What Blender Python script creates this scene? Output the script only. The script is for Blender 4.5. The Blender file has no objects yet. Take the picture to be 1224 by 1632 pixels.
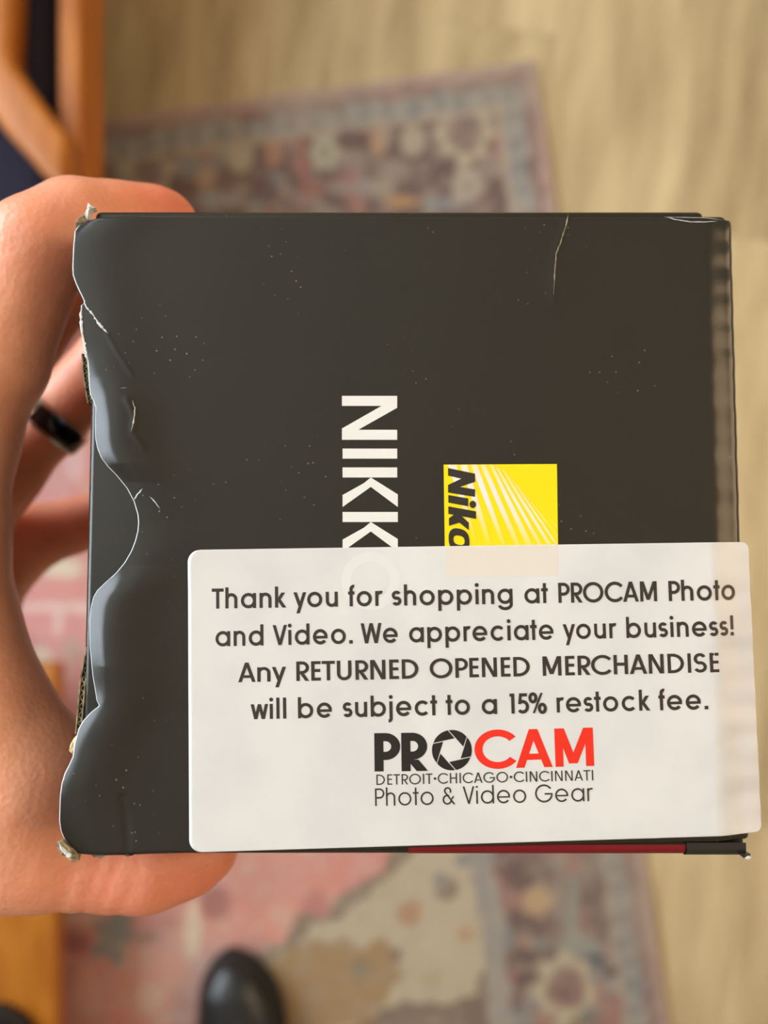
import bpy, bmesh, math, random
import numpy as np
from mathutils import Vector, Matrix

random.seed(7)
rng = np.random.default_rng(7)
sc = bpy.context.scene
COL = sc.collection

# ------------------------------------------------------------------ camera
CAM_Z = 0.95                    # phone held 95 cm above the floor, looking straight down
FPX = 1632 * 26.0 / 34.6        # focal length in pixels (26 mm equivalent)
cam_d = bpy.data.cameras.new('camera')
cam_d.sensor_fit = 'VERTICAL'
cam_d.sensor_height = 34.6
cam_d.sensor_width = 34.6
cam_d.lens = 26.0
cam_d.clip_start = 0.01
cam_d.dof.use_dof = True
cam_d.dof.focus_distance = 0.1365
cam_d.dof.aperture_fstop = 8.5
cam = bpy.data.objects.new('camera', cam_d)
cam.location = (0, 0, CAM_Z)
COL.objects.link(cam)
sc.camera = cam

# ------------------------------------------------------------------ world, light, exposure
world = bpy.data.worlds.new('world')
world.use_nodes = True
world.node_tree.nodes['Background'].inputs[0].default_value = (0.75, 0.85, 1.0, 1)
world.node_tree.nodes['Background'].inputs[1].default_value = 1.0
sc.world = world


def area(name, loc, direction, sx, sy, power, color):
    l = bpy.data.lights.new(name, 'AREA')
    l.shape = 'RECTANGLE'
    l.size, l.size_y = sx, sy
    l.energy = power
    l.color = color
    o = bpy.data.objects.new(name, l)
    o.location = loc
    o.rotation_euler = Vector(direction).to_track_quat('-Z', 'Y').to_euler()
    COL.objects.link(o)
    return o


RX0, RX1, RY0, RY1, RZ = -1.75, 1.7, -2.2, 2.6, 2.45
# daylight entering through the two windows the room has
area('daylight_left', (RX0 + 0.04, 0.9, 1.55), (1, -0.12, -0.2), 2.6, 1.35, 124, (0.80, 0.91, 1.0))
area('daylight_right', (RX1 - 0.04, 0.2, 1.61), (-1, 0, -0.2), 1.1, 1.18, 21, (1.0, 0.64, 0.32))
sc.view_settings.view_transform = 'Standard'
sc.view_settings.look = 'None'
sc.view_settings.gamma = 1.0
sc.view_settings.use_curve_mapping = False
sc.view_settings.exposure = -0.35


# ------------------------------------------------------------------ helpers
def lin(c):
    out = []
    for v in c:
        v = v / 255.0
        out.append(v / 12.92 if v <= 0.04045 else ((v + 0.055) / 1.055) ** 2.4)
    return tuple(out)


def tag(o, label=None, cat=None, group=None, kind=None):
    if label: o['label'] = label
    if cat: o['category'] = cat
    if group: o['group'] = group
    if kind: o['kind'] = kind
    return o


def empty(name, loc=(0, 0, 0), rot=(0, 0, 0)):
    o = bpy.data.objects.new(name, None)
    o.location = loc
    o.rotation_euler = rot
    o.empty_display_size = 0.02
    COL.objects.link(o)
    return o


def link_mesh(name, me, mats, parent=None, smooth=True):
    if not isinstance(mats, (list, tuple)): mats = [mats]
    for m in mats: me.materials.append(m)
    if smooth:
        for p in me.polygons: p.use_smooth = True
    o = bpy.data.objects.new(name, me)
    COL.objects.link(o)
    if parent is not None: o.parent = parent
    return o


def from_py(name, verts, faces, mats, parent=None, smooth=False, midx=None):
    me = bpy.data.meshes.new(name)
    me.from_pydata([tuple(map(float, v)) for v in verts], [], [tuple(map(int, f)) for f in faces])
    if midx is not None:
        me.polygons.foreach_set('material_index', np.asarray(midx, dtype=np.int32))
    me.update()
    return link_mesh(name, me, mats, parent, smooth)


def from_bm(name, bm, mats, parent=None, smooth=False):
    me = bpy.data.meshes.new(name)
    bm.normal_update()
    bm.to_mesh(me)
    bm.free()
    return link_mesh(name, me, mats, parent, smooth)


def rbox(bm, x0, x1, y0, y1, z0, z1, bev=0.002, seg=2):
    r = bmesh.ops.create_cube(bm, size=1.0)
    vs = r['verts']
    for v in vs:
        v.co = Vector((x0 + (v.co.x + .5) * (x1 - x0), y0 + (v.co.y + .5) * (y1 - y0), z0 + (v.co.z + .5) * (z1 - z0)))
    if bev > 0:
        es = list({e for v in vs for e in v.link_edges})
        bmesh.ops.bevel(bm, geom=es, offset=bev, segments=seg, profile=0.5, affect='EDGES', clamp_overlap=True)


def box_obj(name, x0, x1, y0, y1, z0, z1, mat, parent=None, bev=0.002, seg=2, smooth=False):
    bm = bmesh.new()
    rbox(bm, x0, x1, y0, y1, z0, z1, bev, seg)
    return from_bm(name, bm, mat, parent, smooth)


def W(px, py, d):
    """world point on the view ray through a photo pixel, d metres below the camera"""
    return np.array([(px - 612) / FPX * d, -(py - 816) / FPX * d, CAM_Z - d])


# ------------------------------------------------------------------ materials
def mat(name, color, rough=0.5, spec=0.5, metal=0.0, coat=0.0, **kw):
    m = bpy.data.materials.new(name)
    m.use_nodes = True
    b = m.node_tree.nodes['Principled BSDF']
    b.inputs['Base Color'].default_value = (*color, 1)
    b.inputs['Roughness'].default_value = rough
    b.inputs['Specular IOR Level'].default_value = spec
    b.inputs['Metallic'].default_value = metal
    b.inputs['Coat Weight'].default_value = coat
    return m


def nd(m, typ, **inp):
    n = m.node_tree.nodes.new(typ)
    for k, v in inp.items():
        n.inputs[k.replace('_', ' ')].default_value = v
    return n


def lk(m, a, b):
    m.node_tree.links.new(a, b)


def bsdf(m):
    return m.node_tree.nodes['Principled BSDF']


def noise_color(m, scale, c0, c1, stretch=(1, 1, 1), detail=4.0, p0=0.35, p1=0.65, rot=(0, 0, 0)):
    tc = nd(m, 'ShaderNodeTexCoord')
    mp = nd(m, 'ShaderNodeMapping')
    mp.inputs['Scale'].default_value = stretch
    mp.inputs['Rotation'].default_value = rot
    n = nd(m, 'ShaderNodeTexNoise', Scale=scale, Detail=detail)
    r = nd(m, 'ShaderNodeValToRGB')
    r.color_ramp.elements[0].position = p0
    r.color_ramp.elements[1].position = p1
    r.color_ramp.elements[0].color = (*c0, 1)
    r.color_ramp.elements[1].color = (*c1, 1)
    lk(m, tc.outputs['Object'], mp.inputs['Vector'])
    lk(m, mp.outputs['Vector'], n.inputs['Vector'])
    lk(m, n.outputs['Fac'], r.inputs['Fac'])
    lk(m, r.outputs['Color'], bsdf(m).inputs['Base Color'])
    return n, r, mp


def add_bump(m, scale, strength, dist=0.001, stretch=(1, 1, 1), detail=3.0):
    tc = nd(m, 'ShaderNodeTexCoord')
    mp = nd(m, 'ShaderNodeMapping')
    mp.inputs['Scale'].default_value = stretch
    n = nd(m, 'ShaderNodeTexNoise', Scale=scale, Detail=detail)
    b = nd(m, 'ShaderNodeBump', Strength=strength, Distance=dist)
    lk(m, tc.outputs['Object'], mp.inputs['Vector'])
    lk(m, mp.outputs['Vector'], n.inputs['Vector'])
    lk(m, n.outputs['Fac'], b.inputs['Height'])
    lk(m, b.outputs['Normal'], bsdf(m).inputs['Normal'])
    return b


def wood(name, c0, c1, stretch, rough=0.35, scale=14):
    m = mat(name, c0, rough)
    noise_color(m, scale, c0, c1, stretch, detail=6.0, p0=0.3, p1=0.7)
    add_bump(m, scale * 3, 0.15, 0.001, stretch)
    return m


M = {}
M['wall'] = mat('wall_paint', lin((190, 172, 148)), 0.9)
M['ceiling'] = mat('ceiling_paint', lin((218, 210, 196)), 0.9)
M['trim'] = mat('white_trim', lin((232, 230, 225)), 0.5)
M['glass'] = mat('window_glass', (1, 1, 1), 0.0)
bsdf(M['glass']).inputs['Transmission Weight'].default_value = 1.0
M['oak'] = wood('orange_oak', lin((164, 92, 24)), lin((196, 120, 40)), (6, 1, 6), 0.5)
M['oak_bench'] = wood('bench_oak', lin((160, 92, 20)), lin((190, 120, 38)), (6, 1, 6), 0.4)
M['navy'] = mat('navy_fabric', lin((44, 42, 56)), 0.95, 0.2)
add_bump(M['navy'], 600, 0.4, 0.001)

# glossy black laminated card with dust specks and faint scuffs
M['card'] = mat('black_laminated_card', (0.019, 0.0175, 0.013), 0.23, 0.5)
m = M['card']
tc = nd(m, 'ShaderNodeTexCoord')
vo = nd(m, 'ShaderNodeTexVoronoi', Scale=300.0); vo.voronoi_dimensions = '2D'
no = nd(m, 'ShaderNodeTexNoise', Scale=55.0, Detail=3.0)
mul = nd(m, 'ShaderNodeMath'); mul.operation = 'MULTIPLY'
r1 = nd(m, 'ShaderNodeValToRGB')
r1.color_ramp.elements[0].position = 0.025; r1.color_ramp.elements[0].color = (1, 1, 1, 1)
r1.color_ramp.elements[1].position = 0.055; r1.color_ramp.elements[1].color = (0, 0, 0, 1)
r2 = nd(m, 'ShaderNodeValToRGB')
r2.color_ramp.elements[0].position = 0.55; r2.color_ramp.elements[1].position = 0.72
mix = nd(m, 'ShaderNodeMix'); mix.data_type = 'RGBA'
mix.inputs['A'].default_value = (0.019, 0.0175, 0.013, 1)
mix.inputs['B'].default_value = (0.30, 0.29, 0.27, 1)
lk(m, tc.outputs['Object'], vo.inputs['Vector'])
lk(m, tc.outputs['Object'], no.inputs['Vector'])
lk(m, vo.outputs['Distance'], r1.inputs['Fac'])
lk(m, no.outputs['Fac'], r2.inputs['Fac'])
lk(m, r1.outputs['Color'], mul.inputs[0])
lk(m, r2.outputs['Color'], mul.inputs[1])
lk(m, mul.outputs[0], mix.inputs['Factor'])
lk(m, mix.outputs['Result'], bsdf(m).inputs['Base Color'])
add_bump(m, 90, 0.05, 0.001, (1, 2.5, 1), 4.0)

nr_ = nd(m, 'ShaderNodeTexNoise', Scale=38.0, Detail=6.0)
mr_ = nd(m, 'ShaderNodeMapRange')
mr_.inputs['From Min'].default_value = 0; mr_.inputs['From Max'].default_value = 1
mr_.inputs['To Min'].default_value = .15; mr_.inputs['To Max'].default_value = .26
lk(m, tc.outputs['Object'], nr_.inputs['Vector'])
lk(m, nr_.outputs['Fac'], mr_.inputs['Value'])
lk(m, mr_.outputs['Result'], bsdf(m).inputs['Roughness'])

M['card_under'] = mat('black_card_underlayer', (0.024, 0.023, 0.020), 0.35, 0.5)
M['paper_and_glint'] = mat('white_paper_and_glint', lin((214, 216, 214)), 0.8)  # white paper; also colours the drawn crease highlight
add_bump(M['paper_and_glint'], 900, 0.5, 0.0005)
M['kraft'] = mat('grey_brown_corrugated_card', lin((128, 112, 84)), 0.9)
noise_color(M['kraft'], 700, lin((96, 84, 62)), lin((170, 154, 122)))
M['red_print'] = mat('dark_red_print', lin((122, 14, 28)), 0.3)
M['white_print'] = mat('white_print', lin((232, 231, 226)), 0.35)
M['yellow_print'] = mat('yellow_print', lin((250, 224, 0)), 0.35)
M['ray_print'] = mat('logo_ray_print', (1, 1, 1), 0.35)
va = nd(M['ray_print'], 'ShaderNodeVertexColor'); va.layer_name = 'Col'
lk(M['ray_print'], va.outputs['Color'], bsdf(M['ray_print']).inputs['Base Color'])
M['black_print'] = mat('black_print', lin((44, 40, 34)), 0.4)
M['ink'] = mat('black_ink', lin((52, 44, 40)), 0.45)
M['ink_dark'] = mat('dense_black_ink', lin((30, 28, 26)), 0.4)
M['ink_red'] = mat('red_ink', lin((236, 44, 22)), 0.45)
M['sticker'] = mat('glossy_white_sticker', lin((220, 219, 217)), 0.30, 0.5)
noise_color(M['sticker'], 55, lin((213, 213, 212)), lin((225, 224, 221)))
add_bump(M['sticker'], 70, 0.06, 0.001, (1, 1, 1), 4.0)
M['ghost'] = mat('sticker_show_through', lin((226, 225, 222)), 0.32)

M['skin'] = mat('skin', lin((206, 136, 104)), 0.38, 0.5)
m = M['skin']
b = bsdf(m)
b.inputs['Subsurface Weight'].default_value = 0.3
b.inputs['Subsurface Radius'].default_value = (0.009, 0.0035, 0.002)
b.inputs['Subsurface Scale'].default_value = 1.0
va = nd(m, 'ShaderNodeVertexColor'); va.layer_name = 'Col'
n1 = nd(m, 'ShaderNodeTexNoise', Scale=140.0, Detail=5.0)
tc = nd(m, 'ShaderNodeTexCoord')
lk(m, tc.outputs['Object'], n1.inputs['Vector'])
hs = nd(m, 'ShaderNodeHueSaturation')
mr = nd(m, 'ShaderNodeMapRange')
mr.inputs['To Min'].default_value = 0.84; mr.inputs['To Max'].default_value = 1.14
lk(m, n1.outputs['Fac'], mr.inputs['Value'])
lk(m, mr.outputs['Result'], hs.inputs['Value'])
lk(m, va.outputs['Color'], hs.inputs['Color'])
lk(m, hs.outputs['Color'], b.inputs['Base Color'])
v1 = nd(m, 'ShaderNodeTexVoronoi', Scale=900.0)
n2 = nd(m, 'ShaderNodeTexNoise', Scale=260.0, Detail=6.0)
lk(m, tc.outputs['Object'], v1.inputs['Vector']); lk(m, tc.outputs['Object'], n2.inputs['Vector'])
ad = nd(m, 'ShaderNodeMath'); ad.operation = 'MULTIPLY_ADD'; ad.inputs[1].default_value = 0.35
lk(m, v1.outputs['Distance'], ad.inputs[0]); lk(m, n2.outputs['Fac'], ad.inputs[2])
bp = nd(m, 'ShaderNodeBump', Strength=0.35, Distance=0.0008)
lk(m, ad.outputs[0], bp.inputs['Height']); lk(m, bp.outputs['Normal'], b.inputs['Normal'])
M['nail'] = mat('fingernail', lin((224, 168, 150)), 0.25)

M['ring_black'] = mat('ring_black_inlay', (0.006, 0.006, 0.007), 0.12)
M['ring_metal'] = mat('ring_grey_metal', (0.42, 0.40, 0.38), 0.25, metal=1.0)
M['ring_wood'] = mat('ring_gold_inlay', lin((120, 92, 50)), 0.4)
noise_color(M['ring_wood'], 500, lin((70, 55, 34)), lin((176, 138, 76)))
M['leather'] = mat('black_leather', (0.012, 0.014, 0.015), 0.32, 0.6)
add_bump(M['leather'], 300, 0.2, 0.0008)
M['rubber'] = mat('black_rubber', (0.015, 0.015, 0.015), 0.7)
M['lace'] = mat('black_lace', (0.02, 0.02, 0.022), 0.85)

# ------------------------------------------------------------------ the room
def wall_with_hole(name, x0, x1, ya, yb, za, zb):
    """a wall across Y with a window opening"""
    bm = bmesh.new()
    for (y0, y1, z0, z1) in ((RY0, ya, 0, RZ), (yb, RY1, 0, RZ), (ya, yb, 0, za), (ya, yb, zb, RZ)):
        rbox(bm, x0, x1, y0, y1, z0, z1, 0)
    return tag(from_bm(name, bm, M['wall']), kind='structure')


wall_with_hole('wall_left', RX0 - 0.12, RX0, -0.45, 2.25, 0.85, 2.25)
wall_with_hole('wall_right', RX1, RX1 + 0.12, -0.4, 0.8, 0.98, 2.24)
tag(box_obj('wall_far', RX0 - .12, RX1 + .12, RY1, RY1 + .12, 0, RZ, M['wall'], bev=0), kind='structure')
tag(box_obj('wall_near', RX0 - .12, RX1 + .12, RY0 - .12, RY0, 0, RZ, M['wall'], bev=0), kind='structure')
tag(box_obj('ceiling', RX0 - .12, RX1 + .12, RY0 - .12, RY1 + .12, RZ, RZ + .1, M['ceiling'], bev=0), kind='structure')


def window(name, xc, ya, yb, za, zb):
    r = empty(name, (xc, (ya + yb) / 2, za))
    tag(r, kind='structure')
    hy, hz = (yb - ya) / 2, zb - za
    bm = bmesh.new()
    for (y0, y1, z0, z1) in ((-hy, -hy + .05, 0, hz), (hy - .05, hy, 0, hz), (-hy, hy, 0, .05), (-hy, hy, hz - .05, hz), (-.02, .02, 0, hz)):
        rbox(bm, -.03, .03, y0, y1, z0, z1, .003)
    from_bm('window_frame', bm, M['trim'], r)
    for s in (-1, 1):
        c = s * hy / 2
        box_obj('pane', -.003, .003, c - hy / 2 + .015, c + hy / 2 - .015, .03, hz - .03, M['glass'], r, bev=0)
    box_obj('window_sill', -.06, .10 if xc < 0 else .06, -hy - .04, hy + .04, -.03, 0, M['trim'], r)


window('window_1', RX0 - .07, -0.45, 2.25, 0.85, 2.25)
window('window_2', RX1 + .07, -0.4, 0.8, 0.98, 2.24)

# floor: wood-look planks laid roughly along the view's up direction
floor = box_obj('floor', RX0, RX1, RY0, RY1, -0.05, -0.0065, mat('subfloor', lin((70, 58, 44)), 0.9), bev=0)
tag(floor, kind='structure')
plank_mats = []
for i, (c0, c1) in enumerate((((166, 146, 108), (214, 196, 154)), ((176, 156, 116), (220, 202, 160)), ((158, 138, 102), (206, 188, 146)), ((172, 154, 118), (212, 198, 162)))):
    pm = mat('plank_wood.%d' % i, lin(c0), 0.36, 0.5)
    noise_color(pm, 9 + i, lin(c0), lin(c1), (2.4, 0.45, 1), 5.0, 0.30, 0.70)
    add_bump(pm, 60, 0.1, 0.001, (6, 0.5, 1))
    plank_mats.append(pm)
PA = math.radians(7.0)           # the planks run parallel to the rug's long edge
PW, PL = 0.178, 1.22
bmp = bmesh.new(); rbox(bmp, -PW / 2 + .0002, PW / 2 - .0002, -PL / 2 + .0002, PL / 2 - .0002, -.0065, 0, .0004, 1)
plank_me = []
for pm in plank_mats:
    me = bpy.data.meshes.new('plank'); bmp.to_mesh(me); me.materials.append(pm); plank_me.append(me)
bmp.free()
ca, sa = math.cos(PA), math.sin(PA)
k = 0
for i in range(-16, 17):
    off = ((i * 0.41) % 1.0) * PL
    for j in range(-3, 4):
        lx, ly = i * PW + 0.05, j * PL + off
        x, y = lx * ca + ly * sa, -lx * sa + ly * ca
        ex, ey = PW / 2 * ca + PL / 2 * sa, PW / 2 * sa + PL / 2 * ca
        if x - ex < RX0 + .005 or x + ex > RX1 - .005 or y - ey < RY0 + .005 or y + ey > RY1 - .005:
            continue
        o = bpy.data.objects.new('plank', plank_me[(i * 3 + j * 5 + i * i) % 4])
        o.location = (x, y, 0); o.rotation_euler = (0, 0, -PA)
        o.parent = floor
        COL.objects.link(o)

# ------------------------------------------------------------------ rug
RUG_T = 0.006
RD = CAM_Z - RUG_T
C0 = W(853, 95, RD); C1 = W(1065, 1632, RD)
rv = (C1 - C0); rv[2] = 0; rv /= np.linalg.norm(rv)          # down along the right edge
ru = np.array([-rv[1], rv[0], 0.0])                           # along the top edge, to the right
RW_, RL_ = 1.55, 2.2
STEP = 0.005
na, nb = int(RW_ / STEP) + 1, int(RL_ / STEP) + 1
A, B = np.meshgrid(np.linspace(0, RW_, na), np.linspace(0, RL_, nb), indexing='ij')
PX = C0[0] - A * ru[0] + B * rv[0]
PY = C0[1] - A * ru[1] + B * rv[1]
SX = 612 + PX / RD * FPX            # where a rug point was measured in the photograph
SY = 816 - PY / RD * FPX


def vnoise(u, v, cell, seed):
    r = np.random.default_rng(seed)
    g = r.random((512, 512))
    x, y = u / cell, v / cell
    xi, yi = np.floor(x).astype(int), np.floor(y).astype(int)
    fx, fy = x - xi, y - yi
    fx = fx * fx * (3 - 2 * fx); fy = fy * fy * (3 - 2 * fy)
    a = g[xi % 512, yi % 512]; b_ = g[(xi + 1) % 512, yi % 512]
    c = g[xi % 512, (yi + 1) % 512]; d = g[(xi + 1) % 512, (yi + 1) % 512]
    return (a * (1 - fx) + b_ * fx) * (1 - fy) + (c * (1 - fx) + d * fx) * fy


def sstep(a, b_, x):
    t = np.clip((x - a) / (b_ - a), 0, 1)
    return t * t * (3 - 2 * t)


E = np.minimum(np.minimum(A, B), np.minimum(RW_ - A, RL_ - B)) * 100   # cm from the nearest edge
T = np.where(np.minimum(A, RW_ - A) < np.minimum(B, RL_ - B), B, A) * 100      # cm along that edge
wob = (vnoise(A, B, .02, 1) - .5)
wob2 = (vnoise(A, B, .035, 11) - .5)
Ew = E + wob * 0.8
col = np.zeros((na, nb, 3))


def lay(mask, c, alpha=1.0):
    a_ = np.clip(mask, 0, 1)[..., None] * alpha
    col[:] = col * (1 - a_) + np.array(lin(c)) * a_


def inpoly(pts):
    pts = np.array(pts, float)
    x, y = SX + wob2 * 34, SY + wob * 34
    ins = np.zeros(x.shape, bool)
    j = len(pts) - 1
    for i in range(len(pts)):
        xi, yi = pts[i]; xj, yj = pts[j]
        c = ((yi > y) != (yj > y)) & (x < (xj - xi) * (y - yi) / (yj - yi + 1e-9) + xi)
        ins ^= c
        j = i
    return ins.astype(float)


def blob(cx, cy, r, c, alpha=0.9, ry=None, lob=0, amp=0.14):
    ry = ry or r
    dx, dy = (SX - cx) / r, (SY - cy) / ry
    rad = np.hypot(dx, dy) + wob * 0.35
    if lob:
        rad = rad / (1 + amp * np.cos(lob * np.arctan2(dy, dx)))
    lay(1 - sstep(0.8, 1.12, rad), c, alpha)


MAROON, MAUVE, BEIGE, CREAM = (128, 104, 100), (148, 122, 116), (184, 168, 144), (206, 190, 158)
BLUE, TEAL, ROSE, RED, PEACH, TAN = (138, 146, 152), (158, 164, 152), (196, 134, 132), (206, 132, 116), (208, 160, 118), (178, 142, 92)
lay(np.ones_like(E), CREAM)
# field: faded red medallion in a cream ground
red_poly = [(-1200, 420), (560, 430), (690, 800), (690, 1200), (612, 1376), (556, 1424), (500, 1462), (474, 1466), (466, 1490), (430, 1504), (424, 1520), (370, 1535), (330, 1600), (280, 1800), (-1200, 2000)]
grow = [(x + 22 if x > 0 else x, y + 14 if y > 1000 else y) for x, y in red_poly]
lay(inpoly(grow), (150, 130, 112), 0.9)
rp = inpoly(red_poly)
lay(rp, RED)
lay(rp * sstep(.45, .7, vnoise(A, B, .05, 2)), ROSE, .8)
lay(rp * sstep(.6, .8, vnoise(A, B, .03, 3)), (206, 150, 128), .7)
lay(rp * sstep(.68, .85, vnoise(A, B, .045, 4)), (172, 112, 108), .7)
lay(rp * sstep(250, 60, SX) * .55, (204, 140, 146))
lay(inpoly([(424, 1534), (470, 1512), (600, 1500), (640, 1560), (600, 1606), (540, 1640), (420, 1700), (395, 1640)]), TAN, .9)
lay(inpoly([(560, 1640), (600, 1605), (700, 1600), (756, 1592), (782, 1500), (800, 1520), (790, 1800), (540, 1800)]), (134, 114, 100), .9)
for a_ in ((712, 1417, 20, (150, 128, 112)), (700, 1400, 12, BLUE), (654, 1455, 22, (196, 148, 108)), (742, 1490, 16, (204, 164, 124)),
           (738, 1370, 14, BLUE), (632, 1520, 12, MAUVE), (690, 1510, 26, (206, 196, 160)), (770, 1450, 14, TEAL), (574, 1545, 16, (150, 136, 110)),
           (690, 1560, 20, (196, 180, 140)), (620, 1420, 18, (200, 184, 150))):
    blob(*a_)
blob(178, 1492, 34, (126, 134, 136), .95, 40, 5, .28)
blob(198, 1460, 16, (126, 134, 136), .9)
blob(238, 1494, 20, (128, 108, 96), .9, 7)
blob(308, 1480, 11, (214, 196, 168), .9, 52)
blob(330, 1392, 12, (210, 194, 166), .9, 26)
blob(345, 1440, 24, (154, 92, 86), .8, 30)
blob(400, 1400, 40, (196, 122, 106), .7, 50)
blob(125, 1462, 36, (214, 178, 172), .8, 10)
blob(120, 1500, 30, (152, 92, 100), .8, 22)
blob(140, 1580, 26, (214, 158, 138), .7, 40)
blob(240, 1590, 20, (214, 166, 142), .7, 24)
blob(100, 906, 30, (206, 192, 170), .95, 16)
blob(95, 968, 80, (214, 186, 178), .8, 9)
blob(92, 990, 8, (214, 186, 178), .8, 22)
blob(58, 1050, 24, (206, 192, 166), .95, 16)
blob(118, 1036, 16, (176, 150, 136), .8, 26)
blob(118, 735, 20, (212, 170, 172), .8, 40)
# borders
lay((Ew < 21.3).astype(float), (180, 170, 154))
lay((Ew < 21.3) * sstep(.45, .7, vnoise(A, B, .02, 21)), (166, 160, 156), .8)
lay(((Ew > 19.2) & (Ew < 20.6)) * sstep(.3, .6, vnoise(A, B, .025, 22)), (160, 160, 158), .6)
lay((Ew < 18.4).astype(float), MAROON)
mb = (Ew < 18.4).astype(float)
lay(mb * sstep(.5, .75, vnoise(A, B, .03, 5)), MAUVE, .8)
lay(mb * sstep(.58, .78, vnoise(A, B, .022, 6)), (170, 154, 140), .75)
lay(mb * sstep(.66, .82, vnoise(A, B, .026, 7)), (150, 156, 158), .8)
lay(mb * sstep(.70, .84, vnoise(A, B, .03, 8)), (184, 128, 114), .7)
for a_ in ((740, 212, 44, CREAM, .9, 46, 8), (740, 212, 29, MAUVE, .95, 31), (745, 298, 27, (190, 180, 158), .9, 27, 6), (745, 298, 10, (158, 146, 128)),
           (517, 243, 26, (192, 186, 162), .95, 28, 6), (517, 243, 11, (164, 158, 136)), (382, 250, 21, (196, 186, 160), .9, 26), (437, 245, 16, (192, 146, 118), .9, 22),
           (328, 282, 15, (198, 160, 132), .9, 20), (238, 268, 38, (198, 186, 162), .9, 40, 6), (238, 272, 24, (146, 122, 120), .95, 28),
           (657, 226, 20, (192, 178, 152), .9, 24), (603, 230, 13, (198, 156, 112), .9, 22), (638, 322, 32, (196, 152, 100), .9, 12),
           (480, 262, 10, (192, 124, 116), .9, 15), (452, 208, 13, (112, 120, 134)), (800, 245, 13, (176, 134, 122), .9, 16), (795, 165, 10, (176, 134, 122)),
           (300, 205, 12, (150, 150, 148), .8, 30), (270, 215, 10, (160, 116, 112)), (416, 205, 30, (120, 94, 92), .9, 24), (560, 215, 26, (124, 98, 94), .8, 30),
           (690, 170, 12, (110, 94, 90)), (705, 285, 20, (122, 100, 98), .9, 34), (610, 300, 24, (182, 170, 148), .7, 20), (555, 300, 40, (164, 160, 152), .6, 12),
           (350, 320, 40, (168, 172, 174), .8, 12), (420, 300, 26, (126, 102, 104), .8, 24), (230, 320, 50, (158, 162, 166), .6, 10),
           (855, 1436, 24, (208, 172, 122), .95, 26, 5), (914, 1420, 8, TEAL, .9, 28), (914, 1470, 9, TEAL, .95, 50), (918, 1508, 30, TEAL, .9, 16),
           (900, 1400, 18, TEAL, .7, 7), (880, 1375, 22, TEAL, .6, 10), (948, 1534, 18, (104, 110, 118), .9, 16), (978, 1514, 16, (182, 132, 118), .8, 12),
           (975, 1545, 20, (98, 94, 98), .8, 10), (900, 1578, 52, CREAM, .95, 54, 8, .1), (900, 1578, 34, (156, 124, 114), .95, 36), (898, 1582, 10, (138, 108, 100)),
           (979, 1570, 15, TEAL, .9, 16), (930, 1628, 26, (170, 150, 112), .8, 12), (975, 1430, 9, (186, 150, 130), .8, 34), (836, 1500, 16, (186, 146, 122), .8, 10),
           (860, 1505, 20, TEAL, .6, 12), (940, 1620, 16, (120, 126, 128), .7)):
    blob(*a_)
s3 = ((Ew < 5.6) & (Ew > 4.9)).astype(float)
lay(s3, (188, 170, 150), .9)
s2 = ((Ew <= 4.9) & (Ew > 2.5)).astype(float)
lay(s2, (170, 166, 158))
lay(s2 * sstep(-.2, .35, np.sin(T * 2.1 + wob * 3)), (132, 136, 140), .6)
s1 = ((Ew <= 2.3) & (Ew > 1.0)).astype(float)
lay(s1, (184, 148, 138), .55)
lay((Ew <= 1.0).astype(float), (196, 166, 154))
# wear: threadbare patches of the pale ground
lay(sstep(.52, .85, vnoise(A, B, .012, 9)), (188, 172, 152), .35)
lay(sstep(.55, .9, vnoise(A, B, .15, 10)), (186, 170, 148), .30)
lum = col @ np.array([.3, .59, .11])
col = (col * .80 + .20 * lum[..., None] * np.array([1.06, 1.0, .92])) * (.80 + .30 * rp[..., None])
verts = np.stack([PX, PY, np.full_like(PX, RUG_T)], -1).reshape(-1, 3)
ids = np.arange(na * nb).reshape(na, nb)
f = np.stack([ids[:-1, :-1], ids[:-1, 1:], ids[1:, 1:], ids[1:, :-1]], -1).reshape(-1, 4)
rim = np.concatenate([ids[:, 0], ids[-1, 1:], ids[-2::-1, -1], ids[0, -2:0:-1]])
low = verts[rim].copy(); low[:, 2] = 0.0004
n0 = len(verts); nr = len(rim)
side = [(rim[i], n0 + i, n0 + (i + 1) % nr, rim[(i + 1) % nr]) for i in range(nr)]
verts = np.vstack([verts, low]); colv = np.vstack([col.reshape(-1, 3), col.reshape(-1, 3)[rim]])
me = bpy.data.meshes.new('rug')
me.from_pydata(verts.tolist(), [], f.tolist() + side + [tuple(range(n0, n0 + nr))])
me.update()
at = me.color_attributes.new('Col', 'FLOAT_COLOR', 'POINT')
at.data.foreach_set('color', np.hstack([colv, np.ones((len(colv), 1))]).astype(np.float32).ravel())
M['rug'] = mat('woven_rug', (.5, .4, .35), 0.95, 0.1)
va = nd(M['rug'], 'ShaderNodeVertexColor'); va.layer_name = 'Col'
lk(M['rug'], va.outputs['Color'], bsdf(M['rug']).inputs['Base Color'])
add_bump(M['rug'], 900, 0.5, 0.001)
tag(link_mesh('rug', me, M['rug'], smooth=False), 'faded red and cream oriental rug with patterned border on plank floor', 'rug')

# ------------------------------------------------------------------ low wooden armchair, upper left
chair = empty('armchair', (-0.45, 0.5, 0))
tag(chair, 'low orange oak armchair with navy seat cushion at upper left', 'armchair')


def under(parent, o):
    o.parent = parent
    o.matrix_parent_inverse = Matrix.Translation(parent.location).inverted()
    return o


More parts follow.
